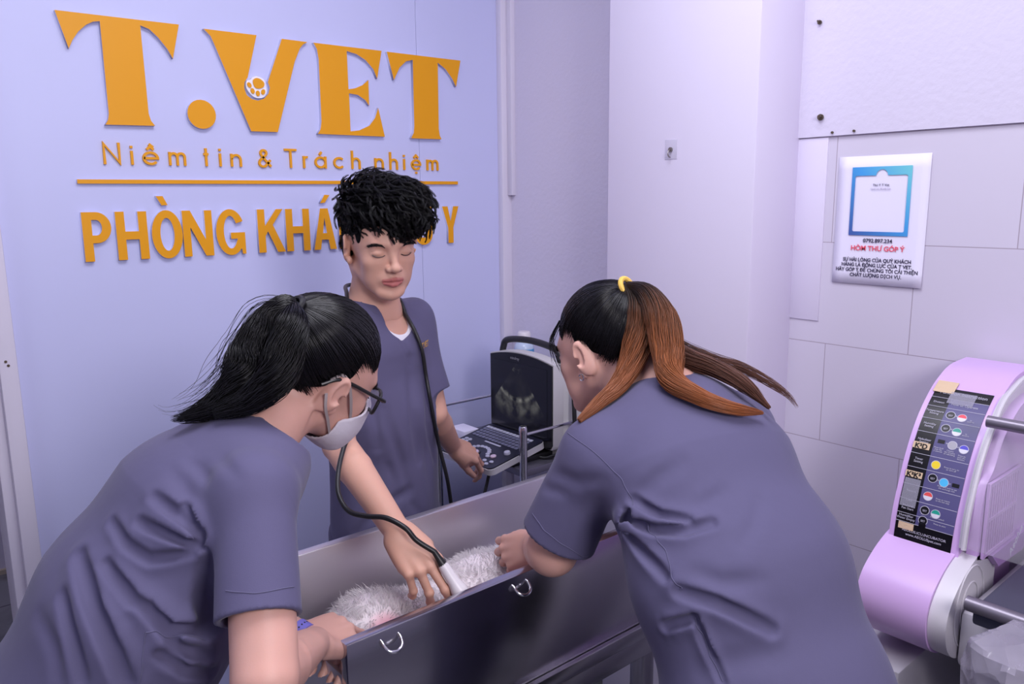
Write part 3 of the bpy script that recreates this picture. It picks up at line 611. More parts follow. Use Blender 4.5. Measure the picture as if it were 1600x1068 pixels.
drum = [tuple(p) for p in bez([(1.60, .962), (1.55, .960), (1.505, .951), (1.455, .931), (1.410, .898), (1.394, .855), (1.408, .807), (1.45, .773), (1.52, .757), (1.60, .752)], 6)]
MB().prism(drum + [(1.82, .757), (1.82, .962)], lambda p: (p[0], .510, p[1]), lambda p: (p[0], BY1 + .006, p[1])).build('base_drum', M_lav, inc, bevel=.006)
pl_ = [tuple(p) for p in bez([(1.52, .952), (1.462, .930), (1.416, .894), (1.400, .855), (1.413, .809), (1.453, .776), (1.52, .760)], 6)]
sp_ = MB().prism(pl_ + [(1.62, .760), (1.62, .952)], lambda p: (p[0], .478, p[1]), lambda p: (p[0], .5095, p[1])).build('side_plate', M_white, inc, bevel=.009)
for s_ in (1.0, .6):
    MB().tube([(1.500 + .066 * s_ * math.cos(a), .4772, .862 + .078 * s_ * math.sin(a)) for a in [2 * PI * k / 28 for k in range(29)]], .0016, 6, False).build('embossed_ring', M_white, sp_)
# main chamber beyond the end housing (toward -Y): base, tray, transparent hood, inner end wall with grille
MB().box((1.455, -.25, .76), (1.82, .477, .87), .012).build('chamber_base', M_white, inc)
MB().box((1.400, -.25, .880), (1.83, .44, .912), .006).build('tray', M_tray, inc)
MB().tube([(1.392, -.25, .920), (1.392, .447, .920)], .013, 16).build('tray_handle', mat('grey_metal_bar', srgb(128, 122, 134), 0.35, 0.6), inc)
inner = [tuple(p) for p in bez([(1.505, .965), (1.512, 1.02), (1.528, 1.07), (1.553, 1.125), (1.59, 1.175), (1.635, 1.218), (1.68, 1.236), (1.735, 1.25), (1.80, 1.252)], 5)]
iw = MB().prism(inner + [(1.80, .965)], lambda p: (p[0], .497, p[1]), lambda p: (p[0], .506, p[1])).build('end_wall', M_white, inc, bevel=.003)
MB().tube([(p[0] - .004, .496, p[1]) for p in inner], .005, 8).build('door_seal', M_white, inc)
gp = [tuple(p) for p in bez([(1.520, .945), (1.517, 1.03), (1.530, 1.085), (1.560, 1.110), (1.60, 1.165), (1.68, 1.212), (1.80, 1.225)], 5)]
MB().prism(gp + [(1.80, .925), (1.60, .925)], lambda p: (p[0], .478, p[1]), lambda p: (p[0], .4972, p[1])).build('vent_cover', M_lav, inc, bevel=.005)
MB().box((1.535, .4765, .952), (1.685, .479, 1.086), .001).build('grille_shade_plate', mat('grille_painted_shade', srgb(120, 96, 142), .6), inc)  # flat plate, shade of the gaps between the bars painted as darker lavender
gb = MB()
for k in range(13): gb.box((1.538 + k * .0118, .4720, .954), (1.5445 + k * .0118, .4766, 1.084), .0006, 1)
gb.box((1.534, .4712, 1.014), (1.686, .4766, 1.021), .0006, 1).box((1.530, .4708, .946), (1.690, .4766, .954), .0006, 1).box((1.530, .4706, 1.083), (1.690, .4766, 1.091), .0006, 1).box((1.5285, .4704, .9455), (1.537, .4766, 1.0915), .0006, 1); gb.build('grille', M_lav, inc)
MB().prism([(1.60, .912), (1.73, .905), (1.79, .94), (1.785, .945), (1.56, .945)], lambda p: (p[0], .466, p[1]), lambda p: (p[0], .4782, p[1])).build('water_cup', M_lav2, inc, bevel=.003)
MB().lathe([(0, 0), (.017, 0), (.017, .012), (.011, .014), (.011, .004), (0, .004)], (1.512, .483, .925), 24, 'Y').build('drain_port', M_white, inc)
text_mesh('script_mark', 'Aeolus', .026, face_matrix((1.66, .4655, .912), (.8, 0, .6), (-.6, 0, .8)), M_paper, inc)
hd = [(p[0] - .012, p[1] + .008) for p in inner]
hm = bpy.data.materials.new('clear_acrylic'); hm.use_nodes = True; hb_ = hm.node_tree.nodes['Principled BSDF']
hb_.inputs['Alpha'].default_value = .14; hb_.inputs['Roughness'].default_value = 0.05; hb_.inputs['Base Color'].default_value = (.75, .74, .80, 1)
bmh = MB(); ra = [bmh.bm.verts.new((p[0], .486, p[1])) for p in hd]; rb = [bmh.bm.verts.new((p[0], -.25, p[1])) for p in hd]
for i in range(len(hd) - 1): bmh.bm.faces.new((ra[i], ra[i + 1], rb[i + 1], rb[i]))
hood = bmh.build('hood', hm, inc); md = hood.modifiers.new('thickness', 'SOLIDIFY'); md.thickness = .004; md.offset = 0
MB().tube([(1.552, -.25, 1.200), (1.552, .494, 1.200)], .011, 16).build('door_bar', mat('grey_metal_bar', srgb(128, 122, 134), 0.35, 0.6), inc)
MB().box((1.5, -.27, .76), (1.82, -.25, 1.25), .01).build('end_housing', M_lav, inc)
# instruction panel following the curve of the end housing
cl = np.array(bandc); seg = np.r_[0, np.cumsum(np.linalg.norm(np.diff(cl, axis=0), axis=1))]
s_top = np.interp(1.225, cl[::-1, 1], seg[::-1]); s_bot = seg[-1] + np.interp(.949, cl[::-1, 1], seg[::-1]) - seg[-1]
def onband(v, off=0.0):
    s = s_top + (s_bot - s_top) * v; x = np.interp(s, seg, cl[:, 0]); z = np.interp(s, seg, cl[:, 1])
    e = .004; tx = np.interp(s + e, seg, cl[:, 0]) - np.interp(s - e, seg, cl[:, 0]); tz = np.interp(s + e, seg, cl[:, 1]) - np.interp(s - e, seg, cl[:, 1])
    L = math.hypot(tx, tz); n = Vector((tz / L, 0, -tx / L)); t_ = Vector((tx / L, 0, tz / L))
    return Vector((x, 0, z)) + n * off, n, t_
LY0, LY1 = .622, .518        # left and right edge of the panel (seen from the front)
def strip(name, u0, u1, v0, v1, off, m, root, n=None):
    b = MB(); n = n or max(2, int((v1 - v0) * 40)); rr = []
    for i in range(n + 1):
        v = v0 + (v1 - v0) * i / n; rr.append([b.bm.verts.new(Vector((0, LY0 + (LY1 - LY0) * u, 0)) + onband(v, o_)[0]) for u, o_ in ((u0, off), (u1, off), (u1, off - .0006), (u0, off - .0006))])
    for i in range(n):
        for k in range(4): b.bm.faces.new((rr[i][k], rr[i][(k + 1) % 4], rr[i + 1][(k + 1) % 4], rr[i + 1][k]))
    b.bm.faces.new(rr[0]); b.bm.faces.new(rr[-1][::-1])
    return b.build(name, m, root)
M_lblack = mat('black_label_print', srgb(16, 15, 20), 0.3); M_lgrey = mat('slate_label_print', srgb(86, 82, 128), 0.4); M_line = mat('white_label_print', srgb(196, 194, 210), 0.5)
ip = strip('instruction_panel', 0, 1, 0, 1, .0012, M_lblack, inc)
strip('slate_field', .345, 1, .085, .892, .0018, M_lgrey, ip)
rows = [.085, .155, .245, .335, .475, .56, .665, .755, .84, .892]
for v in rows: strip('rule_line', 0.0, 1, v - .0012, v + .0012, .0023, M_line, ip, 1)
def lab_text(s, u, v, size, m=M_line, align='CENTER', line=.9):
    p, n, t_ = onband(v, .0024)
    M = face_matrix((p.x, LY0 + (LY1 - LY0) * u, p.z), (0, -1, 0), -t_)
    text_mesh('print', s, size, M, m, ip, align=align, line=line, depth=.0002)
lab_text('Function Instruction', .52, .052, .0105)
lab_text('How to Operate', .62, .128, .0070)
for s, v in (('Division', .128), ('Temperature\nSetting', .195), ('Humidity\nSetting', .285), ('Nebulizer\nSetting', .39), ('Timer\nSetting', .512), ('Ventilation\nSetting', .605), ('Return', .71), ('Lock', .765), ('Natural\nFan Start', .80), ('Humidifier\nWater Empty', .86)): lab_text(s, .17, v, .0062)
lab_text('AEOLUS.ICU.INCUBATOR\nwww.AEOLUSpet.com', .52, .945, .0070, line=1.1)
def lab_disc(u, v, r, col, rim=True, lower=None):
    p, n, t_ = onband(v, .0022); c = Vector((0, LY0 + (LY1 - LY0) * u, 0)) + p; yv = Vector((0, -1, 0)); uv = -t_
    def disc(rad, m, off, a0=0, a1=360):
        b = MB(); ps = [c + n * off + yv * rad * math.cos(math.radians(a0 + (a1 - a0) * k / 24)) + uv * rad * math.sin(math.radians(a0 + (a1 - a0) * k / 24)) for k in range(24 if a1 - a0 == 360 else 25)]
        b.bm.faces.new([b.bm.verts.new(q) for q in ps]); return b.build('icon', m, ip, smooth=False)
    if rim: disc(r * 1.14, M_line, .0001)
    disc(r, mat('icon_%d_%d_%d' % col, srgb(*col), 0.4), .0002)
    if lower: disc(r, mat('icon_%d_%d_%d' % lower, srgb(*lower), 0.4), .0003, 180, 360)
BK = (18, 17, 24); WH = (222, 220, 232)
for u, v, col, low in ((.46, .20, BK, None), (.66, .205, (220, 60, 80), WH), (.46, .29, BK, None), (.66, .30, (40, 160, 140), WH), (.66, .385, (170, 168, 178), None), (.86, .395, (84, 76, 200), WH), (.48, .52, (246, 216, 50), None), (.48, .60, BK, None), (.68, .61, (80, 190, 240), None), (.47, .71, (226, 84, 84), WH), (.47, .795, BK, None), (.66, .80, (40, 160, 140), WH), (.47, .868 - .012, BK, None)):
    lab_disc(u, v, .0076, col, True, low)
for u, v in ((.46, .20), (.46, .29), (.48, .60), (.47, .795), (.47, .856)): lab_text('SET', u, v + .008, .0052)
for u, v, s in ((.56, .20, '+'), (.56, .29, '+'), (.56, .38, '+'), (.76, .39, '+'), (.58, .605, '+'), (.78, .61, '=')): lab_text(s, u, v + .008, .0075)
for u, v, s in ((.82, .215, 'to\nconfirm'), (.82, .305, 'to\nconfirm'), (.45, .42, 'Press both\nkeys for\n3 seconds'), (.65, .425, 'Choose\nthe minutes\nof nebulizing'), (.86, .44, 'Press to\nstart the\nfunction'), (.75, .525, 'Press to turn on\nor turn off'), (.75, .64, 'Press and hold to set\nthe exchange rate'), (.73, .715, 'Press to return\nto the last step'), (.45, .822, 'lock'), (.70, .826, 'Press to unlock'), (.76, .86, 'Press to start')): lab_text(s, u, v, .0040)
for u0, v0 in ((.40, .365), (.82, .60), (.41, .872)): strip('dark_key_icon', u0, u0 + .12, v0, v0 + .022, .0024, M_lblack, ip, 2)
M_tape = mat('masking_tape', srgb(216, 190, 158), 0.7, bump=.3, bscale=200)
strip('tape_piece', -.03, .34, -.055, .045, .0032, M_tape, inc)
a_ = strip('tape_piece', 0, .30, .405, .445, .0030, M_tape, inc); b_ = strip('tape_piece', 0.0, .30, .585, .622, .0030, M_tape, inc); strip('tape_piece', .06, .33, .895, .935, .0030, M_tape, inc)
def tape_text(s, v, root):
    p, n, t_ = onband(v, .0034); text_mesh('handwriting', s, .0135, face_matrix((p.x, LY0 + (LY1 - LY0) * .15, p.z), (0, -1, 0), -t_), M_lblack, inc, align='CENTER', offset=.0004)
tape_text("K²D", .442, a_); tape_text("K²K³", .620, b_)
M_film = mat('clear_tape', srgb(190, 188, 205), 0.12, alpha=.35)
strip('clear_tape', .02, .30, .63, .80, .0034, M_film, inc); strip('clear_tape', .30, .75, .03, .12, .0034, M_film, inc)

st = thing('incubator_stand', 'grey-white stand with a dark recess holding the lavender incubator', 'stand', (1.62, 0.3, 0))
M_stand = mat('stand_laminate', srgb(186, 182, 192), 0.45)
MB().box((1.56, -.288, .722), (1.83, .545, .751), .003).build('stand_top', M_dark, st)
for y, y2 in ((-.34, -.29), (.547, .68)): MB().box((1.392, y, 0), (1.83, y2, .738), .003).build('side_board', M_stand, st)
MB().box((1.81, -.289, 0), (1.83, .546, .721), .002).build('back_board', M_dark, st)
MB().box((1.53, -.289, .30), (1.809, .546, .32), .002).build('shelf', M_dark, st)

# clear plastic bag lying on the stand in front of the tray
def plastic_bag():
    rng = np.random.RandomState(5); nu, nv = 60, 36; c = np.array([1.31, .335, .838]); b = MB(); V = []
    dirs = rng.normal(size=(26, 3)); dirs /= np.linalg.norm(dirs, axis=1)[:, None]; off = rng.uniform(.62, 1.0, 26)
    for i in range(nu):
        row = []
        for j in range(nv + 1):
            th = 2 * PI * i / nu; ph = PI * j / nv
            d = np.array([math.sin(ph) * math.cos(th), math.sin(ph) * math.sin(th), math.cos(ph)])
            t_ = np.min(np.where(dirs @ d > .12, off / np.maximum(dirs @ d, .12), 9)); t_ = min(t_, 1.25)
            row.append(b.bm.verts.new(c + d * t_ * np.array([.085, .115, .145])))
        V.append(row)
    for i in range(nu):
        for j in range(nv):
            q = [V[i][j], V[(i + 1) % nu][j], V[(i + 1) % nu][j + 1], V[i][j + 1]]
            b.bm.faces.new(q)
    bmesh.ops.remove_doubles(b.bm, verts=b.bm.verts, dist=1e-5)
    m = bpy.data.materials.new('clear_crinkled_plastic'); m.use_nodes = True; nt = m.node_tree; p = nt.nodes['Principled BSDF']
    p.inputs['Base Color'].default_value = srgb(196, 190, 208); p.inputs['Roughness'].default_value = .14; p.inputs['Alpha'].default_value = .42; p.inputs['Specular IOR Level'].default_value = .9
    tc = nt.nodes.new('ShaderNodeTexCoord'); v = nt.nodes.new('ShaderNodeTexVoronoi'); v.inputs['Scale'].default_value = 22; nt.links.new(tc.outputs['Object'], v.inputs['Vector'])
    bp = nt.nodes.new('ShaderNodeBump'); bp.inputs['Strength'].default_value = .5; bp.inputs['Distance'].default_value = .02; nt.links.new(v.outputs['Distance'], bp.inputs['Height']); nt.links.new(bp.outputs['Normal'], p.inputs['Normal'])
    o = b.build('plastic_bag', m, smooth=True, angle=22)
    z = min(v.co.z for v in o.data.vertices); c0 = Vector((c[0], c[1], z)); o.data.transform(Matrix.Translation(-c0)); o.location = c0
    return tag(o, 'crumpled clear plastic bag in the bottom right corner below the incubator tray', 'plastic bag')
plastic_bag()
# ------------------------------------------------------------------ smooth-surface modelling kit (signed distances + surface nets)
A3 = lambda *v: np.array(v, float)
def nrm(v): v = np.asarray(v, float); return v / np.linalg.norm(v)
def rc(a, b, r1, r2=None):
    a = np.asarray(a, float); b = np.asarray(b, float); r2 = r1 if r2 is None else r2; ba = b - a; L = max(ba @ ba, 1e-12); R = max(r1, r2)
    def f(P):
        q = P - a; t = np.clip(q @ ba / L, 0, 1); return np.sqrt(((q - t[:, None] * ba) ** 2).sum(1)) - (r1 + (r2 - r1) * t)
    return f, np.minimum(a, b) - R, np.maximum(a, b) + R
def el(c, r, R=None):
    c = np.asarray(c, float); r = np.asarray(r, float); R = np.eye(3) if R is None else np.asarray(R)
    def f(P):
        q = (P - c) @ R; k0 = np.sqrt(((q / r) ** 2).sum(1)); k1 = np.sqrt(((q / r ** 2) ** 2).sum(1)); return k0 * (k0 - 1) / np.maximum(k1, 1e-9)
    m = r.max(); return f, c - m, c + m
def ec(a, b, lat, s1, s2):
    """elliptic cone from a to b: (half width along lat, half depth) at each end, round ends."""
    a = np.asarray(a, float); b = np.asarray(b, float); ax = b - a; L = np.linalg.norm(ax); ax = ax / L
    x = nrm(np.asarray(lat, float) - ax * (np.asarray(lat, float) @ ax)); y = np.cross(ax, x)
    def f(P):
        q = P - a; z = q @ ax; t = np.clip(z / L, 0, 1); w_ = s1[0] + (s2[0] - s1[0]) * t; d_ = s1[1] + (s2[1] - s1[1]) * t
        g = np.minimum(w_, d_); return (np.sqrt((q @ x / w_) ** 2 + (q @ y / d_) ** 2 + ((z - t * L) / g) ** 2) - 1) * g
    m = max(s1 + s2); return f, np.minimum(a, b) - m, np.maximum(a, b) + m
def chain(pts, rs):
    segs = [rc(pts[i], pts[i + 1], rs[i], rs[i + 1]) for i in range(len(pts) - 1)]
    lo = np.min([s[1] for s in segs], 0); hi = np.max([s[2] for s in segs], 0)
    return (lambda P: np.min([s[0](P) for s in segs], 0)), lo, hi
class SDF:
    def __init__(s): s.ops = []; s.mg = 0.05
    def u(s, p, k=0.02): s.ops.append(('u', p, k)); return s
    def sub(s, p, k=0.006): s.ops.append(('s', p, k)); return s
    def cut(s, pt, n, k=0.004):
        pt = np.asarray(pt, float); n = nrm(n); big = np.array([9., 9., 9.])
        s.ops.append(('i', (lambda P: (P - pt) @ n, -big, big), k)); return s
    def fold(s, pts, w_, d_):
        """groove (d_>0) or ridge (d_<0) of half width w_ along a polyline"""
        pts = [np.asarray(p, float) for p in pts]; g = chain(pts, [0] * len(pts)); e = 4.2 * w_; a_, b_ = pts[0], pts[-1]; Lc = np.linalg.norm(b_ - a_) + 1e-6; ax = (b_ - a_) / Lc
        def ff(P):
            q = (g[0](P) / w_) ** 2; t = np.clip(((P - a_) @ ax) / Lc, 0, 1); tp = .25 + .75 * np.sqrt(np.sin(PI * np.clip(t, .02, .98)))
            return d_ * tp * (np.exp(-q) - .42 * np.exp(-q / 4.5))
        s.ops.append(('d', (ff, g[1] - e, g[2] + e), 0)); return s
    def disp(s, f, lo, hi): s.ops.append(('d', (f, np.asarray(lo, float), np.asarray(hi, float)), 0)); return s
    def __call__(s, P):
        d = np.full(len(P), 1.0)
        for op, (f, lo, hi), k in s.ops:
            mg = s.mg if op in 'us' else 0.0
            m = np.flatnonzero(((P > lo - mg) & (P < hi + mg)).all(1))
            if not len(m): continue
            b = f(P[m]); a = d[m]
            if op == 'd': d[m] = a + b; continue
            if op == 'u': h = np.clip(.5 + .5 * (b - a) / k, 0, 1); d[m] = b + (a - b) * h - k * h * (1 - h)
            else:
                if op == 's': b = -b
                h = np.clip(.5 - .5 * (b - a) / k, 0, 1); d[m] = b + (a - b) * h + k * h * (1 - h)
        return d
    def bounds(s):
        us = [o for o in s.ops if o[0] == 'u']; return np.min([o[1][1] for o in us], 0) - .012, np.max([o[1][2] for o in us], 0) + .012
    def sub_sdf(s): return lambda P: s(P)
def extract(S, lo, hi, h, it=1):
    lo = np.asarray(lo, float); hi = np.asarray(hi, float); C = 4; Hc = h * C
    n = np.ceil((hi - lo) / Hc).astype(int); g = np.stack(np.meshgrid(*[np.arange(k) for k in n], indexing='ij'), -1).reshape(-1, 3)
    dc = S(lo + (g + .5) * Hc); act = g[np.abs(dc) < Hc * 2.1]
    N = n * C + 1; mask = np.zeros(N, bool)
    for i in range(C + 1):
        for j in range(C + 1):
            for k in range(C + 1): mask[act[:, 0] * C + i, act[:, 1] * C + j, act[:, 2] * C + k] = True
    idx = np.argwhere(mask); D = np.full(N, 1.0); D[mask] = S(lo + idx * h)
    ins = D < 0
    def corner(a, i, j, k): return a[i:N[0] - 1 + i, j:N[1] - 1 + j, k:N[2] - 1 + k]
    cn = [(i, j, k) for i in (0, 1) for j in (0, 1) for k in (0, 1)]
    allm = np.ones(N - 1, bool); any_ = np.zeros(N - 1, bool); all_ = np.ones(N - 1, bool)
    for c in cn: allm &= corner(mask, *c); any_ |= corner(ins, *c); all_ &= corner(ins, *c)
    cells = np.argwhere(allm & any_ & ~all_); vid = np.full(N - 1, -1, np.int64); vid[tuple(cells.T)] = np.arange(len(cells))
    vals = np.stack([D[cells[:, 0] + c[0], cells[:, 1] + c[1], cells[:, 2] + c[2]] for c in cn], 1)
    acc = np.zeros((len(cells), 3)); cnt = np.zeros(len(cells))
    for a in range(8):
        for b in range(a + 1, 8):
            ca, cb = np.array(cn[a]), np.array(cn[b])
            if np.abs(ca - cb).sum() != 1: continue
            x, y = vals[:, a], vals[:, b]; m = (x < 0) != (y < 0); t = np.where(m, x / np.where(m, x - y, 1), 0)
            acc += np.where(m[:, None], ca + t[:, None] * (cb - ca), 0); cnt += m
    V = lo + (cells + acc / cnt[:, None]) * h
    F = []
    for ax in range(3):
        o1, o2 = [(1, 2), (2, 0), (0, 1)][ax]
        sl0 = [slice(None)] * 3; sl1 = [slice(None)] * 3; sl0[ax] = slice(0, -1); sl1[ax] = slice(1, None)
        a, b = ins[tuple(sl0)], ins[tuple(sl1)]
        e = np.argwhere(a != b); s_ = a[tuple(e.T)]
        ok = (e[:, o1] > 0) & (e[:, o2] > 0) & (e[:, o1] < N[o1] - 1) & (e[:, o2] < N[o2] - 1); e = e[ok]; s_ = s_[ok]
        q = []
        for d1, d2 in ((1, 1), (0, 1), (0, 0), (1, 0)):
            c = e.copy(); c[:, o1] -= d1; c[:, o2] -= d2; q.append(vid[tuple(c.T)])
        q = np.stack(q, 1); ok = (q >= 0).all(1); q = q[ok]; s_ = s_[ok]
        q[~s_] = q[~s_][:, ::-1]; F.append(q)
    F = np.concatenate(F)
    for _ in range(it):
        e = h * .35; d = S(V); G = np.stack([S(V + np.eye(3)[i] * e) - d for i in range(3)], 1) / e
        gl = np.maximum((G ** 2).sum(1), .25); stp = np.clip(d / gl, -h * .7, h * .7)[:, None] * G; V = V - stp
    return V, F
def join_vf(parts):
    Vs, Fs, o = [], [], 0
    for V, F in parts: Vs.append(V); Fs.append(F + o); o += len(V)
    return np.concatenate(Vs), np.concatenate(Fs)
def np_mesh(name, V, F, m, root=None, smooth=True, attrs=None):
    me = bpy.data.meshes.new(name); k = F.shape[1]
    me.vertices.add(len(V)); me.vertices.foreach_set('co', np.ascontiguousarray(V, np.float32).ravel())
    me.loops.add(F.size); me.loops.foreach_set('vertex_index', np.ascontiguousarray(F, np.int32).ravel())
    me.polygons.add(len(F)); me.polygons.foreach_set('loop_start', np.arange(0, F.size, k, dtype=np.int32)); me.polygons.foreach_set('loop_total', np.full(len(F), k, np.int32))
    me.update(calc_edges=True); me.validate()
    for an, av in (attrs or {}).items():
        at = me.attributes.new(an, 'FLOAT', 'POINT'); at.data.foreach_set('value', np.asarray(av, np.float32))
    o = link(name, me, None, m, smooth)
    if root is not None: rel(o, root)
    return o
def strands(paths, radii, n=3):
    """paths (S,m,3), radii (m,) or (S,m): many thin tapered tubes as one vertex/face set, plus root-to-tip attribute"""
    P = np.asarray(paths, float); S_, m, _ = P.shape; R = np.broadcast_to(np.asarray(radii, float), (S_, m))
    T = np.gradient(P, axis=1); T /= np.linalg.norm(T, axis=2, keepdims=True) + 1e-12
    ref = np.where(np.abs(T[:, :1, 2:3]) < .9, A3(0, 0, 1), A3(1, 0, 0)); U = np.cross(T, ref); U /= np.linalg.norm(U, axis=2, keepdims=True) + 1e-12; W_ = np.cross(T, U)
    a = 2 * PI * np.arange(n) / n
    V = P[:, :, None] + R[:, :, None, None] * (np.cos(a)[:, None] * U[:, :, None] + np.sin(a)[:, None] * W_[:, :, None])
    base = (np.arange(S_)[:, None, None] * m + np.arange(m - 1)[None, :, None]) * n; k = np.arange(n)[None, None]; k2 = (k + 1) % n
    F = np.stack([base + k, base + k2, base + n + k2, base + n + k], -1).reshape(-1, 4)
    at = np.broadcast_to(np.linspace(0, 1, m)[None, :, None], (S_, m, n)).ravel()
    return V.reshape(-1, 3), F, at
def frame(az, pitch, roll=0.0):
    """columns: person's right, forward, up"""
    a, p, r = math.radians(az), math.radians(pitch), math.radians(roll)
    f = A3(math.cos(a) * math.cos(p), math.sin(a) * math.cos(p), math.sin(p)); x = nrm(np.cross(f, A3(0, 0, 1))); z = np.cross(x, f)
    x2 = x * math.cos(r) + z * math.sin(r); z2 = np.cross(x2, f); return np.stack([x2, f, z2], 1)

class Head:
    def __init__(s, O, R, sc=1.0): s.O = np.asarray(O, float); s.R = R; s.k = sc
    def w(s, p): return s.O + s.R @ (np.asarray(p, float) * s.k)
    def loc(s, P): return (P - s.O) @ s.R / s.k
    def build(s, S, closed=True, fem=0.0):
        k = s.k; w_ = s.w
        E = lambda c, r, Rl=None: el(w_(c), np.asarray(r) * k, s.R if Rl is None else s.R @ Rl)
        Cn = lambda a, b, r1, r2=None: rc(w_(a), w_(b), r1 * k, (r1 if r2 is None else r2) * k)
        S.u(E((0, -.018, .040), (.074, .095, .084)), .02)
        S.u(E((0, .032, .012), (.062, .060, .080)), .03)
        S.u(E((0, .036, -.050), (.045, .046, .046)), .03)
        for q in (-1, 1):
            S.u(Cn((q * .053, .000, -.046), (q * .023, .066, -.087), .014, .012), .022)
            S.u(E((q * .041, .058, -.016), (.019, .018, .017)), .02)
            S.u(Cn((q * .036, .073, .030), (q * .013, .083, .026), .0095, .010), .014)
        S.u(E((0, .074, -.092), (.019, .016, .014)), .02)
        for q in (-1, 1): S.u(E((q * .034, .052, -.050), (.020, .020, .026)), .02)
        for q in (-1, 1): S.sub(E((q * .032, .098, .010), (.017, .015, .0105)), .016)
        for q in (-1, 1):
            S.u(E((q * .0315, .0750, .0085), (.0150, .0112, .0098)), .006)
        S.u(Cn((0, .082, .022), (0, .104, -.020), .0068, .0088), .010)
        S.u(E((0, .1065, -.0235), (.0105, .0095, .0085)), .008)
        for q in (-1, 1):
            S.u(E((q * .0125, .0955, -.0265), (.0068, .0095, .0072)), .006)
            S.sub(E((q * .006, .1035, -.0335), (.0030, .005, .0030)), .003)
        S.u(E((0, .076, -.054), (.026, .018, .018)), .014)
        for q in (-1, 1):
            S.u(Cn((q * .0185, .0855, -.0565), (q * .005, .0945, -.0515), .0032, .0047), .005)
            S.u(Cn((q * .0155, .0850, -.0605), (q * .004, .0930, -.0635), .0038, .0060), .005)
            S.sub(Cn((q * .0215, .0870, -.0583), (0, .1000, -.0572), .0014), .003)
            if closed:
                S.sub(chain([w_((q * .0195, .0870, .0045)), w_((q * .027, .0882, .0022)), w_((q * .037, .0862, .0022)), w_((q * .0455, .0795, .0050))], [.0008 * k] * 4), .0022)
                S.sub(chain([w_((q * .019, .0872, .0125)), w_((q * .029, .0878, .0168)), w_((q * .040, .0835, .0155)), w_((q * .047, .076, .0105))], [.0007 * k] * 4), .003)
        for q in (-1, 1):                                     # ears
            c, s_ = math.cos(math.radians(34)), math.sin(math.radians(34)); Rl = np.array([[c, q * s_, 0], [-q * s_, c, 0], [0, 0, 1.]])
            t_ = math.radians(-14); Rt = np.array([[1, 0, 0], [0, math.cos(t_), -math.sin(t_)], [0, math.sin(t_), math.cos(t_)]])
            Rl = Rl @ Rt
            S.u(E((q * .0790, -.010, .002), (.0080, .0190, .0340), Rl), .006)
            S.sub(E((q * .0885, -.004, .006), (.0056, .0105, .0210), Rl), .004)
            S.u(E((q * .0775, -.004, .004), (.0045, .0045, .016), Rl @ np.eye(3)), .005)
            S.u(E((q * .0745, .000, -.026), (.0060, .0085, .0095), Rl), .006)
            S.sub(E((q * .083, .004, -.004), (.005, .004, .007), Rl), .004)
        return S
    def lips(s, V):
        q = s.loc(V); d = np.full(len(V), 1.0)
        for sg in (-1, 1):
            for a, b in (((sg * .020, .086, -.0565), (sg * .003, .096, -.0525)), ((sg * .017, .086, -.0605), (sg * .003, .095, -.0635))):
                d = np.minimum(d, rc(a, b, .0052)[0](q))
        return np.clip(1 - d / .0025, 0, 1) * (q[:, 1] > .07)

def hand(S, wrist, dirv, dorsal, ts, curls, spread=(8, 2, -4, -10), thumb=(35, 20, 15), sc=1.0, thumb_roll=0.6):
    """ts=+1: thumb on local +x (dir x dorsal). curls: per finger (mcp,pip,dip) degrees toward the palm."""
    Y = nrm(dirv); Z = nrm(np.asarray(dorsal, float) - Y * (np.asarray(dorsal, float) @ Y)); X = np.cross(Y, Z); W = lambda p: np.asarray(wrist, float) + (X * p[0] + Y * p[1] + Z * p[2]) * sc
    kn = [(ts * .0260, .086, .003), (ts * .0065, .090, .006), (-ts * .0135, .085, .004), (-ts * .0310, .076, -.001)]
    for i, p in enumerate(kn): S.u(rc(W((p[0] * .62, .010, .001)), W(p), .0140 * sc, .0098 * sc), .010)
    S.u(el(W((0, .045, -.005)), A3(.034, .042, .0125) * sc, np.stack([X, Y, Z], 1)), .012)
    S.u(rc(W((ts * .016, .014, -.008)), W((ts * .030, .052, -.010)), .0145 * sc, .012 * sc), .010)
    S.u(rc(W((-ts * .020, .014, -.007)), W((-ts * .029, .060, -.008)), .0125 * sc, .0105 * sc), .010)
    Ls = [(.045, .028, .022), (.049, .031, .023), (.045, .029, .022), (.036, .022, .020)]; rr = [.0088, .0090, .0084, .0074]
    tips = []
    for i in range(4):
        a = math.radians(spread[i]) * ts; p = np.array(kn[i]); cum = 0; side = A3(math.sin(a), math.cos(a), 0); f = SDF(); q0 = W(p)
        for j in range(3):
            cum += math.radians(curls[i][j]); d = side * math.cos(cum) + A3(0, 0, -1) * math.sin(cum); p2 = p + d * Ls[i][j]; r = rr[i]
            f.u(rc(W(p), W(p2), r * (1 - .09 * j) * sc, r * (1 - .09 * (j + 1)) * sc), .003)
            if j: f.u(rc(W(p), W(p + d * .002), r * 1.02 * (1 - .09 * j) * sc), .004)
            p = p2
        lo, hi = f.bounds(); S.u((f, lo, hi), .0045); tips.append((W(p), d))
    a0, a1, a2 = [math.radians(t) for t in thumb]
    p = A3(ts * .019, .018, -.008); dn = math.sin(thumb_roll); f = SDF(); cum = a0
    for j, (L, r1, r2) in enumerate(((.042, .0135, .0112), (.033, .0108, .0096), (.027, .0098, .0080))):
        d = nrm(A3(ts * math.sin(cum) * math.cos(thumb_roll), math.cos(cum), -math.sin(cum) * dn - .15)); p2 = p + d * L
        f.u(rc(W(p), W(p2), r1 * sc, r2 * sc), .004); p = p2; cum -= (a1, a2, 0)[j]
    lo, hi = f.bounds(); S.u((f, lo, hi), .008); tips.append((W(p), d))
    return tips
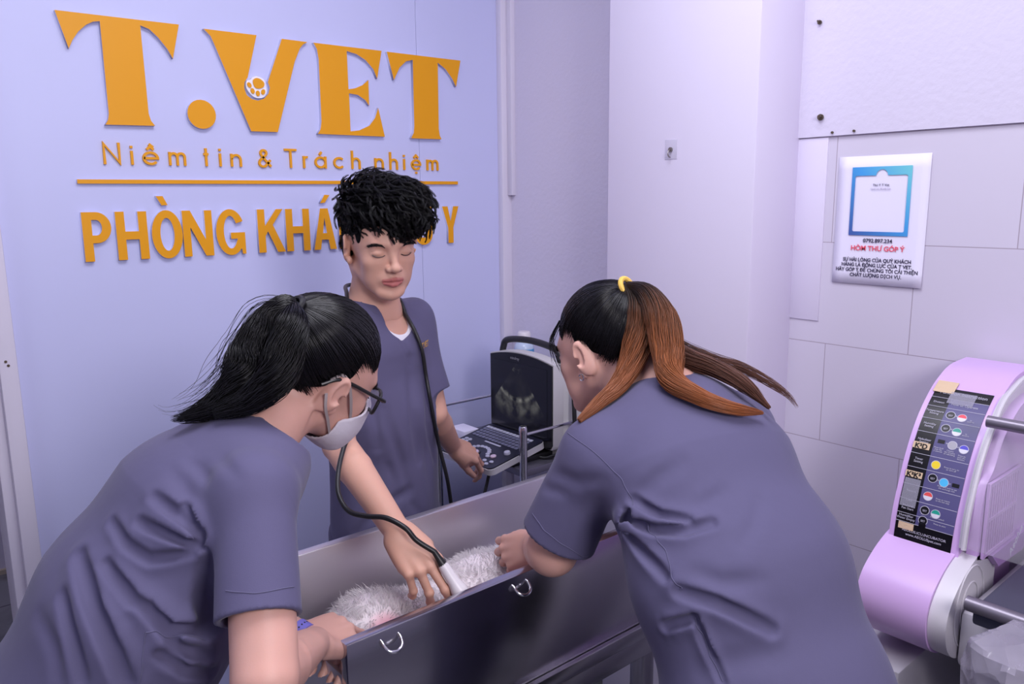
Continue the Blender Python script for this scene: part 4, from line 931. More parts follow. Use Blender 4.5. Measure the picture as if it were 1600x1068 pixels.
# cloth folds and seams: polylines on the garments (world coordinates), half width, depth
FOLD_L = [
  ( [(0.313,0.969,1.217),(0.311,0.965,1.207),(0.309,0.961,1.196),(0.308,0.958,1.185),(0.306,0.959,1.168),(0.304,0.960,1.150),(0.302,0.961,1.133),(0.302,0.961,1.112),(0.302,0.960,1.092),(0.302,0.960,1.071)] , 0.011 , 0.03 ),
  ( [(0.272,1.044,1.229),(0.277,1.028,1.224),(0.282,1.014,1.219),(0.288,1.002,1.213),(0.294,0.989,1.205),(0.299,0.978,1.197),(0.305,0.968,1.189)] , 0.01 , 0.013 ),
  ( [(0.296,1.004,1.222),(0.298,0.997,1.218),(0.300,0.991,1.214),(0.302,0.985,1.210),(0.304,0.979,1.204),(0.305,0.972,1.197),(0.306,0.966,1.191)] , 0.008 , 0.01 ),
  ( [(0.251,1.041,1.201),(0.258,1.025,1.198),(0.266,1.011,1.195),(0.274,0.999,1.191),(0.283,0.987,1.187),(0.293,0.977,1.182),(0.303,0.968,1.178)] , 0.009 , 0.014 ),
  ( [(0.228,1.087,1.193),(0.23,1.069,1.188),(0.231,1.053,1.182),(0.234,1.040,1.176),(0.239,1.027,1.172),(0.244,1.016,1.168),(0.250,1.005,1.164),(0.263,0.994,1.166),(0.277,0.983,1.169),(0.291,0.973,1.171)] , 0.009 , 0.01 ),
  ( [(0.209,1.048,1.154),(0.213,1.027,1.144),(0.219,1.009,1.133),(0.224,0.994,1.121),(0.228,0.989,1.118),(0.232,0.984,1.115),(0.236,0.980,1.111)] , 0.01 , 0.014 ),
  ( [(0.188,1.096,1.155),(0.187,1.071,1.145),(0.186,1.050,1.134),(0.186,1.032,1.122),(0.189,1.003,1.096),(0.194,0.982,1.066),(0.200,0.969,1.032)] , 0.013 , 0.02 ),
  ( [(0.198,1.058,1.150),(0.200,1.043,1.143),(0.202,1.029,1.136),(0.205,1.017,1.129),(0.208,1.007,1.122),(0.211,0.998,1.114),(0.214,0.990,1.106)] , 0.01 , 0.009 ),
  ( [(0.236,0.980,1.111),(0.241,0.974,1.104),(0.247,0.968,1.096),(0.253,0.964,1.088),(0.267,0.960,1.082),(0.281,0.958,1.075),(0.297,0.959,1.066)] , 0.01 , 0.016 ),
  ( [(0.239,0.973,1.100),(0.246,0.965,1.088),(0.253,0.960,1.074),(0.261,0.956,1.060),(0.271,0.956,1.052),(0.282,0.956,1.043),(0.293,0.960,1.032)] , 0.012 , 0.01 ),
  ( [(0.325,1.057,1.263),(0.326,1.049,1.261),(0.327,1.041,1.259),(0.328,1.032,1.257),(0.328,1.023,1.254),(0.329,1.012,1.252),(0.327,0.998,1.252)] , 0.008 , 0.006 ),
  ( [(0.353,1.017,1.271),(0.349,0.998,1.272),(0.346,0.981,1.272),(0.345,0.970,1.271),(0.345,0.961,1.269),(0.346,0.954,1.266),(0.347,0.948,1.263)] , 0.008 , 0.005 ),
  ( [(0.301,1.058,1.254),(0.302,1.045,1.249),(0.304,1.034,1.245),(0.305,1.023,1.240),(0.305,1.015,1.235),(0.305,1.007,1.230),(0.304,0.999,1.225)] , 0.009 , 0.006 ),
  ( [(0.161,1.071,1.118),(0.161,1.054,1.108),(0.160,1.041,1.096),(0.160,1.029,1.084),(0.160,1.018,1.069),(0.160,1.009,1.054),(0.160,1.001,1.038)] , 0.012 , 0.01 ),
  ( [(0.135,1.101,1.089),(0.137,1.080,1.083),(0.139,1.063,1.075),(0.141,1.048,1.066),(0.141,1.039,1.056),(0.140,1.031,1.045),(0.140,1.024,1.035)] , 0.01 , 0.008 ),
  ( [(0.239,0.960,1.059),(0.247,0.957,1.049),(0.256,0.956,1.039),(0.266,0.956,1.027),(0.277,0.958,1.020),(0.288,0.963,1.011),(0.301,0.971,1.000)] , 0.01 , 0.012 ),
]
FOLD_R = [
  ( [(0.918,0.697,1.215),(0.906,0.702,1.208),(0.896,0.708,1.200),(0.886,0.715,1.192),(0.878,0.722,1.182),(0.871,0.730,1.172),(0.865,0.739,1.161)] , 0.011 , 0.009 ),
  ( [(0.947,0.639,1.180),(0.934,0.642,1.175),(0.921,0.646,1.169),(0.910,0.650,1.163)] , 0.009 , 0.007 ),
  ( [(0.864,0.738,1.158),(0.867,0.723,1.153),(0.869,0.708,1.149),(0.872,0.694,1.145),(0.876,0.680,1.146),(0.882,0.666,1.146),(0.887,0.654,1.146)] , 0.009 , 0.012 ),
  ( [(0.860,0.753,1.126),(0.859,0.731,1.127),(0.859,0.711,1.127),(0.860,0.692,1.127),(0.864,0.678,1.13),(0.869,0.664,1.132),(0.875,0.652,1.134),(0.884,0.643,1.138),(0.893,0.635,1.142),(0.903,0.627,1.146)] , 0.01 , 0.016 ),
  ( [(0.981,0.600,1.167),(0.970,0.595,1.160),(0.959,0.590,1.153),(0.949,0.586,1.146),(0.938,0.585,1.140),(0.927,0.584,1.134),(0.917,0.584,1.127)] , 0.01 , 0.007 ),
  ( [(0.855,0.614,1.089),(0.859,0.604,1.087),(0.864,0.594,1.084),(0.869,0.585,1.081),(0.882,0.573,1.083),(0.895,0.561,1.084),(0.910,0.551,1.084)] , 0.011 , 0.009 ),
  ( [(0.835,0.628,1.064),(0.842,0.612,1.062),(0.85,0.597,1.060),(0.858,0.583,1.057),(0.866,0.572,1.052),(0.874,0.561,1.047),(0.882,0.550,1.041),(0.890,0.542,1.035),(0.897,0.533,1.030),(0.904,0.525,1.024)] , 0.011 , 0.018 ),
  ( [(0.861,0.759,1.116),(0.857,0.742,1.109),(0.851,0.724,1.102),(0.845,0.706,1.096),(0.840,0.687,1.090),(0.837,0.669,1.084),(0.835,0.653,1.076)] , 0.01 , 0.012 ),
  ( [(0.860,0.742,1.138),(0.859,0.749,1.122),(0.862,0.760,1.104)] , 0.01 , 0.02 ),
  ( [(0.824,0.642,1.009),(0.827,0.628,1.019),(0.832,0.615,1.027),(0.838,0.604,1.035)] , 0.009 , 0.016 ),
  ( [(0.838,0.604,1.035),(0.84,0.597,1.022),(0.841,0.591,1.009),(0.842,0.584,0.996),(0.843,0.575,0.982),(0.842,0.565,0.969),(0.840,0.555,0.957)] , 0.007 , 0.012 ),
  ( [(0.850,0.892,1.161),(0.848,0.872,1.163),(0.849,0.856,1.162),(0.852,0.842,1.161),(0.854,0.828,1.166),(0.857,0.815,1.170),(0.859,0.801,1.175)] , 0.01 , 0.007 ),
  ( [(0.834,0.582,0.962),(0.841,0.570,0.971),(0.849,0.559,0.979),(0.859,0.549,0.986),(0.870,0.536,0.991),(0.883,0.525,0.994),(0.896,0.514,0.997)] , 0.014 , 0.007 ),
  ( [(0.849,0.922,1.131),(0.844,0.901,1.134),(0.844,0.886,1.135),(0.846,0.873,1.135)] , 0.008 , 0.006 ),
]
SEAM_R = [
  ( [(0.874,0.891,1.227),(0.863,0.858,1.225),(0.863,0.836,1.219),(0.865,0.818,1.211),(0.866,0.801,1.202),(0.866,0.784,1.193),(0.865,0.766,1.185),(0.864,0.758,1.176),(0.864,0.749,1.167),(0.864,0.741,1.158),(0.863,0.740,1.153),(0.863,0.739,1.149),(0.862,0.737,1.144)] , 0 , 0 ),
  ( [(0.835,0.936,1.084),(0.830,0.921,1.080),(0.828,0.910,1.075),(0.828,0.901,1.068),(0.830,0.890,1.063),(0.834,0.881,1.057),(0.840,0.874,1.050),(0.850,0.865,1.042),(0.862,0.860,1.032),(0.879,0.858,1.019),(0.891,0.859,1.017),(0.907,0.864,1.011)] , 0 , 0 ),
  ( [(0.861,0.725,1.134),(0.858,0.705,1.125),(0.854,0.685,1.117),(0.851,0.667,1.108),(0.846,0.658,1.099),(0.842,0.650,1.090),(0.838,0.643,1.080),(0.837,0.637,1.074),(0.837,0.630,1.069),(0.836,0.624,1.063)] , 0 , 0 ),
  ( [(0.838,0.604,1.032),(0.839,0.597,1.020),(0.841,0.590,1.008),(0.842,0.584,0.996),(0.842,0.576,0.983),(0.842,0.567,0.971),(0.840,0.557,0.959)] , 0 , 0 ),
]
SEAM_L = [
  ( [(0.230,0.971,1.087),(0.239,0.966,1.084),(0.249,0.962,1.081),(0.259,0.959,1.077),(0.271,0.957,1.071),(0.282,0.957,1.065),(0.295,0.958,1.058)] , 0 , 0 ),
  ( [(0.230,0.971,1.087),(0.227,0.969,1.078),(0.224,0.967,1.068),(0.221,0.966,1.059),(0.219,0.964,1.049),(0.217,0.964,1.040),(0.214,0.963,1.030)] , 0 , 0 ),
  ( [(0.299,0.885,1.151),(0.306,0.872,1.152),(0.315,0.862,1.152),(0.324,0.855,1.151),(0.338,0.851,1.150),(0.354,0.851,1.148),(0.374,0.858,1.141)] , 0 , 0 ),
]
FOLD_M = [
  ( [(0.842,1.518,1.263),(0.857,1.524,1.231),(0.868,1.521,1.200),(0.876,1.515,1.170),(0.874,1.510,1.132),(0.874,1.508,1.092),(0.877,1.512,1.050)] , 0.012 , 0.008 ),
  ( [(0.977,1.521,1.244),(0.978,1.520,1.203),(0.975,1.513,1.164),(0.972,1.506,1.125),(0.976,1.507,1.082),(0.986,1.516,1.036),(0.996,1.524,0.990)] , 0.014 , 0.009 ),
  ( [(0.895,1.506,1.139),(0.902,1.502,1.108),(0.912,1.502,1.076),(0.925,1.507,1.041),(0.939,1.514,1.000),(0.950,1.516,0.960),(0.961,1.517,0.92)] , 0.014 , 0.008 ),
  ( [(1.028,1.534,1.172),(1.023,1.525,1.143),(1.020,1.520,1.113),(1.022,1.521,1.081),(1.035,1.533,1.043),(1.050,1.548,1.004),(1.060,1.556,0.967)] , 0.01 , 0.008 ),
  ( [(0.985,1.580,1.303),(0.984,1.569,1.292),(0.961,1.525,1.288),(0.964,1.521,1.276),(0.967,1.519,1.260),(0.971,1.519,1.245),(0.976,1.520,1.229)] , 0.008 , 0.005 ),
  ( [(0.840,1.552,0.846),(0.856,1.539,0.867),(0.874,1.529,0.886),(0.893,1.521,0.904),(0.914,1.517,0.913),(0.937,1.516,0.921),(0.962,1.517,0.928)] , 0.014 , 0.008 ),
]
SEAM_M = [
  ( [(0.986,1.581,1.306),(0.991,1.582,1.312),(0.994,1.582,1.319),(0.997,1.580,1.325),(1.001,1.579,1.335),(1.004,1.575,1.346),(1.010,1.576,1.355)] , 0 , 0 ),
  ( [(0.892,1.619,1.389),(0.890,1.579,1.379),(0.899,1.56,1.366),(0.913,1.548,1.352),(0.964,1.605,1.330),(0.976,1.594,1.318),(0.986,1.581,1.306)] , 0 , 0 ),
]

# ------------------------------------------------------------------ people
def skin_mat(name, col, lip):
    m = bpy.data.materials.new(name); m.use_nodes = True; nt = m.node_tree; b = nt.nodes['Principled BSDF']
    a = nt.nodes.new('ShaderNodeAttribute'); a.attribute_name = 'lip'
    tc = nt.nodes.new('ShaderNodeTexCoord'); n = nt.nodes.new('ShaderNodeTexNoise'); n.inputs['Scale'].default_value = 22; n.inputs['Detail'].default_value = 4
    nt.links.new(tc.outputs['Object'], n.inputs['Vector'])
    m1 = nt.nodes.new('ShaderNodeMixRGB'); m1.inputs['Color1'].default_value = tuple(c * .90 for c in col[:3]) + (1,); m1.inputs['Color2'].default_value = (min(1, col[0] * 1.08), col[1] * 1.04, col[2] * 1.03, 1)
    nt.links.new(n.outputs['Fac'], m1.inputs['Fac'])
    m2 = nt.nodes.new('ShaderNodeMixRGB'); m2.inputs['Color2'].default_value = lip; nt.links.new(a.outputs['Fac'], m2.inputs['Fac']); nt.links.new(m1.outputs['Color'], m2.inputs['Color1'])
    nt.links.new(m2.outputs['Color'], b.inputs['Base Color'])
    b.inputs['Roughness'].default_value = .47; b.inputs['Specular IOR Level'].default_value = .4
    b.inputs['Subsurface Weight'].default_value = .12; b.inputs['Subsurface Radius'].default_value = (.010, .004, .002); b.inputs['Subsurface Scale'].default_value = .5
    n2 = nt.nodes.new('ShaderNodeTexNoise'); n2.inputs['Scale'].default_value = 420; nt.links.new(tc.outputs['Object'], n2.inputs['Vector'])
    bp = nt.nodes.new('ShaderNodeBump'); bp.inputs['Strength'].default_value = .10; bp.inputs['Distance'].default_value = .001; nt.links.new(n2.outputs['Fac'], bp.inputs['Height']); nt.links.new(bp.outputs['Normal'], b.inputs['Normal'])
    return m
def cloth_mat(name, col):
    m = bpy.data.materials.new(name); m.use_nodes = True; nt = m.node_tree; b = nt.nodes['Principled BSDF']
    b.inputs['Base Color'].default_value = col; b.inputs['Roughness'].default_value = .82; b.inputs['Specular IOR Level'].default_value = .25
    b.inputs['Sheen Weight'].default_value = .12; b.inputs['Sheen Roughness'].default_value = .4
    tc = nt.nodes.new('ShaderNodeTexCoord'); n = nt.nodes.new('ShaderNodeTexNoise'); n.inputs['Scale'].default_value = 14; n.inputs['Detail'].default_value = 3; n.inputs['Roughness'].default_value = .45
    nt.links.new(tc.outputs['Object'], n.inputs['Vector'])
    n2 = nt.nodes.new('ShaderNodeTexNoise'); n2.inputs['Scale'].default_value = 900; nt.links.new(tc.outputs['Object'], n2.inputs['Vector'])
    b1 = nt.nodes.new('ShaderNodeBump'); b1.inputs['Strength'].default_value = .16; b1.inputs['Distance'].default_value = .012; nt.links.new(n.outputs['Fac'], b1.inputs['Height'])
    b2 = nt.nodes.new('ShaderNodeBump'); b2.inputs['Strength'].default_value = .12; b2.inputs['Distance'].default_value = .001; nt.links.new(n2.outputs['Fac'], b2.inputs['Height']); nt.links.new(b1.outputs['Normal'], b2.inputs['Normal']); nt.links.new(b2.outputs['Normal'], b.inputs['Normal'])
    return m
def hair_mat(name, root, tip, rough=.32, lo=.15, hi=.6):
    m = bpy.data.materials.new(name); m.use_nodes = True; nt = m.node_tree; b = nt.nodes['Principled BSDF']
    a = nt.nodes.new('ShaderNodeAttribute'); a.attribute_name = 'along'
    r = nt.nodes.new('ShaderNodeValToRGB'); r.color_ramp.elements[0].color = root; r.color_ramp.elements[0].position = lo; r.color_ramp.elements[1].color = tip; r.color_ramp.elements[1].position = hi
    nt.links.new(a.outputs['Fac'], r.inputs['Fac']); nt.links.new(r.outputs['Color'], b.inputs['Base Color'])
    b.inputs['Roughness'].default_value = rough; b.inputs['Specular IOR Level'].default_value = .32
    return m
M_skin = skin_mat('warm_skin', srgb(216, 168, 148), srgb(190, 112, 108)); M_skin2 = skin_mat('light_skin', srgb(214, 166, 152), srgb(206, 110, 112)); M_skin3 = skin_mat('tan_skin', srgb(216, 168, 154), srgb(196, 104, 104))
M_scrub = cloth_mat('grey_violet_cotton', srgb(92, 88, 119)); M_tee = cloth_mat('white_cotton', srgb(232, 230, 240)); M_pants = cloth_mat('grey_violet_trousers', srgb(89, 85, 115))
BLK = (0.006, 0.0055, 0.007, 1)
M_hairb = hair_mat('black_hair', BLK, BLK, .27); M_hairm = hair_mat('black_wavy_hair', BLK, BLK, .42)
M_hairdark = mat('black_hair_base', (0.004, 0.004, 0.005, 1), .9, spec=.1)
M_hairo = hair_mat('copper_hair', (0.018, 0.009, 0.006, 1), srgb(152, 90, 54), .36, .10, .46); M_haird = hair_mat('dark_auburn_hair', (0.012, 0.007, 0.006, 1), srgb(96, 62, 50), .36, .15, .6)
M_shoe = mat('white_rubber_shoe', srgb(225, 222, 228), .5)

def lerp(a, b, t): return np.asarray(a, float) * (1 - t) + np.asarray(b, float) * t
def limb(S, sh, elb, wr, r, k=.02, flat=None):
    """shoulder-elbow-wrist with taper; r = (shoulder, above elbow, forearm belly, wrist)"""
    S.u(rc(sh, elb, r[0], r[1]), k); S.u(rc(elb, lerp(elb, wr, .3), r[1] * .96, r[2]), .004); S.u(rc(lerp(elb, wr, .3), wr, r[2], r[3]), .004)
def sleeve(S, sh, elb, t, r0, r1, k=.03, wall=.006):
    d = nrm(np.asarray(elb, float) - sh); hem = lerp(sh, elb, t); f = SDF(); f.u(rc(sh, hem + d * .06, r0, r1)); f.cut(hem, d, .002)
    lo, hi = f.bounds(); S.u((f, lo, hi), k)
    Lh = np.linalg.norm(hem - sh); rr = lambda u: r0 + (r1 - r0) * u / (Lh + .06)
    S.sub(rc(hem - d * .035, hem + d * .05, rr(Lh - .035) - wall - .003, rr(Lh + .05) - wall), .002)
    return hem, d
def body_mesh(root, parts, m, head=None):
    V, F = join_vf(parts); at = {'lip': head.lips(V) if head else np.zeros(len(V))}
    return np_mesh('body', V, F, m, root, True, at)
def leg_parts(hips, feet, fwd):
    """trousers and shoes (below the frame), coarse"""
    T = SDF(); Sh = SDF(); fwd = np.asarray(fwd, float)
    for h, ft in zip(hips, feet):
        kn = lerp(h, ft, .5) + fwd * .02
        T.u(rc(h, kn, .088, .066), .04); T.u(rc(kn, np.asarray(ft) + A3(0, 0, .10), .066, .058), .03)
        Sh.u(el(np.asarray(ft) + fwd * .06 + A3(0, 0, .036), A3(.05, .13, .042), np.stack([np.cross(fwd, A3(0, 0, 1)), fwd, A3(0, 0, 1)], 1)), .01)
    for ft in feet: Sh.cut((0, 0, 0.002), (0, 0, -1), .002); T.cut(np.asarray(ft) + A3(0, 0, .05), (0, 0, -1), .004)
    return T, Sh
def cap_strands(hd, c, r, tie, starts, n, seed, lift=.003, rad=.0008, m=14, spread=.01):
    """hair combed over the skull from its roots to the tie: arcs on an ellipsoid given in head coordinates"""
    rng = np.random.RandomState(seed); c = A3(*c); r = A3(*r); dt = nrm((A3(*tie) - c) / r); out = []
    S_ = np.array(starts); i = rng.randint(0, len(S_), n); d0 = (S_[i] + rng.normal(0, spread, (n, 3)) - c) / r; d0 /= np.linalg.norm(d0, axis=1)[:, None]
    cosw = np.clip(d0 @ dt, -.999, .999); w_ = np.arccos(cosw); t = np.linspace(0, 1, m)
    D = (np.sin((1 - t)[None] * w_[:, None])[:, :, None] * d0[:, None] + np.sin(t[None] * w_[:, None])[:, :, None] * dt) / np.sin(w_)[:, None, None]
    h = 1 + (lift * rng.rand(n)[:, None] / r.mean()) * np.sin(PI * np.clip(t + .08, 0, 1))[None]
    wob = rng.normal(0, .004, (n, 1, 3)) * np.sin(PI * t)[None, :, None]
    P = c + (D + wob) * r * h[:, :, None]
    W_ = hd.O + (P * hd.k) @ hd.R.T
    return W_, np.r_[np.linspace(.5, 1, 3) * rad, np.full(m - 3, rad)]
def bundle(path, prof, n, seed, rad=.0008, wave=.3, m=34, flat=(1, 1), tipvar=.12, up=(0, 0, 1)):
    """lock of hair around a world-space path; prof = spread radius along it"""
    rng = np.random.RandomState(seed); C = np.array(bez(path, 12)); L = np.r_[0, np.cumsum(np.linalg.norm(np.diff(C, axis=0), axis=1))]; L /= L[-1]
    T = np.gradient(C, axis=0); T /= np.linalg.norm(T, axis=1)[:, None]; U = np.cross(T, A3(*up)); U /= np.linalg.norm(U, axis=1)[:, None] + 1e-9; N_ = np.cross(U, T)
    a = rng.uniform(0, 2 * PI, n); q = np.sqrt(rng.rand(n)); ph = rng.uniform(0, 2 * PI, (n, 2)); fr = rng.uniform(1.0, 2.6, (n, 2)); end = 1 - tipvar * rng.rand(n) ** (2 if tipvar < .45 else .8)
    t = np.linspace(0, 1, m)[None] * end[:, None]
    I = lambda A: np.stack([np.interp(t, L, A[:, j]) for j in range(3)], -1)
    c, u, v = I(C), I(U), I(N_); pr = np.interp(t, np.linspace(0, 1, len(prof)), prof)
    ox = (q * np.cos(a))[:, None] * flat[0] + wave * np.sin(fr[:, :1] * 2 * PI * t + ph[:, :1]) * t; oy = (q * np.sin(a))[:, None] * flat[1] + wave * .6 * np.sin(fr[:, 1:] * 2 * PI * t + ph[:, 1:]) * t
    P = c + (u * ox[:, :, None] + v * oy[:, :, None]) * pr[:, :, None]
    R = np.full(m, rad); R[-6:] *= np.linspace(1, .3, 6)
    return P, R
def hair_obj(name, packs, m, root, solid=None):
    Vs, Fs, As, o = [], [], [], 0
    for P, R in packs:
        V, F, a = strands(P, R); a = a * np.repeat(np.random.RandomState(len(P)).uniform(.55, 1.15, len(P)), P.shape[1] * 3); Vs.append(V); Fs.append(F + o); As.append(a); o += len(V)
    if solid is not None:
        for V, F, a in solid: Vs.append(V); Fs.append(F + o); As.append(np.broadcast_to(a, len(V))); o += len(V)
    return np_mesh(name, np.concatenate(Vs), np.concatenate(Fs), m, root, True, {'along': np.concatenate(As)})

def seams(top, lines, G):
    """stitched seams: thin cords lying on the cloth"""
    for pts, _, _ in lines:
        p = np.array(bez(pts, 4)); e = .002
        for _k in range(2):
            d = G(p); g = np.stack([G(p + np.eye(3)[i] * e) - d for i in range(3)], 1) / e; p = p - np.clip(d, -.01, .01)[:, None] * g / np.maximum((g ** 2).sum(1), .3)[:, None]
        MB().tube([tuple(q) for q in p + g * .0002], .0008, 6).build('seam', M_seam, top)
M_seam = cloth_mat('seam_thread', srgb(96, 93, 122))
def brows(hd, root):
    # brows and lash lines
    for q_ in (-1, 1):
        rng = np.random.RandomState(9 + q_); A = np.array([(q_ * .013, .0905, .0225), (q_ * .026, .0910, .0270), (q_ * .041, .0850, .0280), (q_ * .053, .0735, .0225)]); n = 330; u = rng.rand(n); base = np.stack([np.interp(u, [0, .33, .66, 1], A[:, i]) for i in range(3)], 1) + rng.normal(0, .0014, (n, 3)) * A3(.6, .3, 1)
        d = A3(q_ * .8, -.25, .45) + rng.normal(0, .10, (n, 3)); t = np.linspace(0, .0062, 4)
        P = base[:, None] + d[:, None] * t[None, :, None]; P = hd.O + (P * hd.k) @ hd.R.T
        hair_obj('eyebrow', [(P, np.array([.0003, .0003, .00025, .0001]))], M_hairm, root)
        pts = [hd.w(p) for p in bez([(q_ * .0190, .0872, .0042), (q_ * .027, .0886, .0016), (q_ * .037, .0868, .0014), (q_ * .0460, .0795, .0042)], 5)]
        MB().tube(pts, .0009, 6).build('lash_line', M_dark, root)
# ================================================================== the man behind the table
def man():
    root = thing('person', 'person with short wavy black hair in scrubs standing behind the table holding a probe', 'person', (.955, 1.65, 0))
    az = 285; f = A3(math.cos(math.radians(az)), math.sin(math.radians(az)), 0); r = A3(math.sin(math.radians(az)), -math.cos(math.radians(az)), 0); Z = A3(0, 0, 1)
    hd = Head((.935, 1.561, 1.502), frame(257.6, -11.3, -2), .97)
    N = A3(.950, 1.616, 1.367); sR = A3(.802, 1.576, 1.306); sL = A3(1.072, 1.648, 1.312); eR = A3(.733, 1.418, 1.112); wR = A3(.712, 1.170, 1.012); eL = A3(1.085, 1.585, 1.080); wL = A3(1.208, 1.680, .945)
    B = SDF(); hd.build(B)
    B.u(rc(hd.w((.006, -.025, -.045)), N + r * .016 + A3(0, .01, -.01), .0465, .050), .02)
    B.u(rc(N + r * .02 - Z * .03, N + r * .09 - Z * .06, .045, .040), .05); B.u(rc(N - r * .02 - Z * .03, N - r * .09 - Z * .06, .045, .040), .05)
    for q in (-1, 1): B.u(rc(hd.w((q * .058, -.025, -.04)), N + r * (q * .020 + .014) + f * .040 - Z * .030, .010, .009), .02)
    B.u(el(hd.w((0, .035, -.105)), A3(.012, .014, .014)), .02)
    limb(B, sR, eR, wR, (.043, .035, .0345, .0240)); limb(B, sL, eL, wL, (.042, .034, .0325, .0235))
    # right hand closed on the probe, left hand on the keyboard edge
    pd = nrm(A3(.735, 1.105, .925) - wR)
    hand(B, wR, A3(.20, -.74, -.62), A3(-.32, -.52, .76), -1, [(16, 22, 12), (20, 24, 12), (36, 36, 20), (46, 40, 22)], spread=(4, 0, -5, -11), thumb=(34, 12, 10), sc=1.0, thumb_roll=1.0)
    hand(B, wL, A3(.090, .004, -.052), A3(-.10, -.55, .75), 1, [(25, 30, 25), (25, 35, 25), (28, 35, 25), (30, 35, 25)], thumb=(20, 4, 6), sc=.96, thumb_roll=.5)
    up = (.955, 1.62, 1.15)
    parts = [extract(B, hd.O - A3(.14, .15, .20), hd.O + A3(.14, .15, .15), .0021)]
    for a, b in ((eR, wR), (eL, wL)):
        lo = np.minimum(a, b) - .13; hi = np.maximum(a, b) + .13; hi[2] = max(a[2], b[2]) + .09; parts.append(extract(B, lo, hi, .0027))
    parts.append(extract(SDF().u(ec(N - Z * .08, N - Z * .30, r, (.13, .075), (.12, .08))).u(ec(N - Z * .3, A3(.965, 1.63, .85), r, (.12, .08), (.135, .09)), .05), A3(.7, 1.4, .7), A3(1.2, 1.85, 1.36), .010))
    body_mesh(root, parts, M_skin, hd)
    # scrub top
    G = SDF(); mid = A3(.958, 1.622, 1.10); hem = A3(.972, 1.640, .70)
    G.u(ec(N - Z * .115, mid, r, (.150, .098), (.150, .104)), .03); G.u(ec(mid, hem, r, (.150, .104), (.158, .118)), .05)
    G.u(rc(N + r * .045 - Z * .040, sR, .050, .047), .045); G.u(rc(N - r * .04 - Z * .045, sL, .048, .044), .045)
    G.u(el(N - Z * .022 - f * .015, A3(.080, .068, .05), np.stack([r, f, Z], 1)), .04)
    hR, dR = sleeve(G, sR, eR, .80, .050, .058); hL, dL = sleeve(G, sL, eL, .76, .048, .055)
    apex = N + f * .098 - Z * .066 + r * .018
    G.sub(rc(N + Z * .06 + f * .01, N + f * .060 - Z * .035, .060, .040), .007); G.sub(rc(N + f * .07 - Z * .045, apex + f * .03, .040, .002), .006)
    G.cut(hem, (0, 0, -1), .003)
    for (pa, pb, w_, d_) in (((.90, 1.52, 1.02), (.93, 1.515, .90), .014, .006), ((1.00, 1.53, 1.10), (1.03, 1.56, .86), .018, .006), ((.86, 1.53, 1.16), (.90, 1.51, 1.04), .016, .005), ((1.05, 1.60, 1.16), (1.05, 1.58, .95), .016, .006), ((.95, 1.52, .92), (1.02, 1.55, .78), .016, .006)):
        G.fold([pa, lerp(pa, pb, .5) + A3(.008, 0, 0), pb], w_, d_)
    G.disp(lambda P: .0022 * np.sin(38 * P[:, 0] + 9 * P[:, 2] + 2 * np.sin(11 * P[:, 2])) * np.sin(17 * P[:, 2] + 6 * P[:, 1]), A3(.6, 1.3, .6), A3(1.3, 1.9, 1.4))
    for pts, w_, d_ in FOLD_M: G.fold(pts, w_, d_)
    lo, hi = G.bounds(); V, F = extract(G, lo, hi, .0036); top = np_mesh('scrub_top', V, F, M_scrub, root); seams(top, SEAM_M, G)
    Tm = SDF(); Tm.u(ec(N - Z * .105, mid, r, (.142, .090), (.142, .094)), .03); Tm.u(el(N - Z * .03 - f * .01, A3(.078, .066, .045), np.stack([r, f, Z], 1)), .04); Tm.sub(rc(N + Z * .06 + f * .02, N + f * .050 - Z * .040, .060, .040), .004); Tm.cut(N - Z * .22, (0, 0, -1))
    V, F = extract(Tm, A3(.75, 1.45, 1.1), A3(1.15, 1.8, 1.42), .0035); np_mesh('undershirt', V, F, M_tee, root)
    T, Sh = leg_parts([A3(.90, 1.63, .80), A3(1.05, 1.67, .80)], [A3(.88, 1.66, 0), A3(1.06, 1.70, 0)], f)
    V, F = extract(T, *T.bounds(), .012); np_mesh('trousers', V, F, M_pants, root); V, F = extract(Sh, *Sh.bounds(), .008); np_mesh('shoes', V, F, M_shoe, root)
    # hair: volume, then wavy tufts
    Hs = SDF(); E = lambda c, rr: el(hd.w(c), np.asarray(rr) * hd.k, hd.R)
    Hs.u(E((0, -.022, .046), (.0785, .098, .089)), .02); Hs.u(E((.004, -.012, .096), (.0775, .092, .056)), .03); Hs.u(E((-.028, .050, .112), (.056, .056, .040)), .03); Hs.u(E((-.050, .076, .082), (.034, .034, .032)), .02)
    Hs.sub(E((.024, .112, .024), (.060, .052, .048)), .008); Hs.u(E((-.024, .0885, .066), (.036, .013, .026)), .010); Hs.sub(E((0, .07, -.07), (.12, .085, .085)), .010)
    for q in (-1, 1): Hs.sub(E((q * .084, -.004, -.004), (.022, .030, .042)), .006)
    Hs.sub(E((0, -.02, -.125), (.14, .14, .085)), .01)
    for q in (-1, 1): Hs.sub(E((q * .070, .012, -.032), (.034, .048, .046)), .006)
    for q in (-1, 1): Hs.u(E((q * .0635, .038, .040), (.006, .013, .020)), .006); Hs.u(E((q * .064, -.050, .0), (.012, .032, .045)), .01)
    V, F = extract(Hs, hd.O - .2, hd.O + .22, .003)
    q = hd.loc(V); rng = np.random.RandomState(3)
    pick = np.flatnonzero((q[:, 2] > .012) & ~((np.abs(q[:, 0]) > .05) & (np.abs(q[:, 1] - .004) < .050) & (q[:, 2] < .060))); pick = pick[rng.permutation(len(pick))[:900]]
    packs = []; nn = {}
    eps = .003; G_ = np.stack([Hs(V[pick] + np.eye(3)[i] * eps) - Hs(V[pick] - np.eye(3)[i] * eps) for i in range(3)], 1); G_ /= np.linalg.norm(G_, axis=1)[:, None] + 1e-9
    allp = []
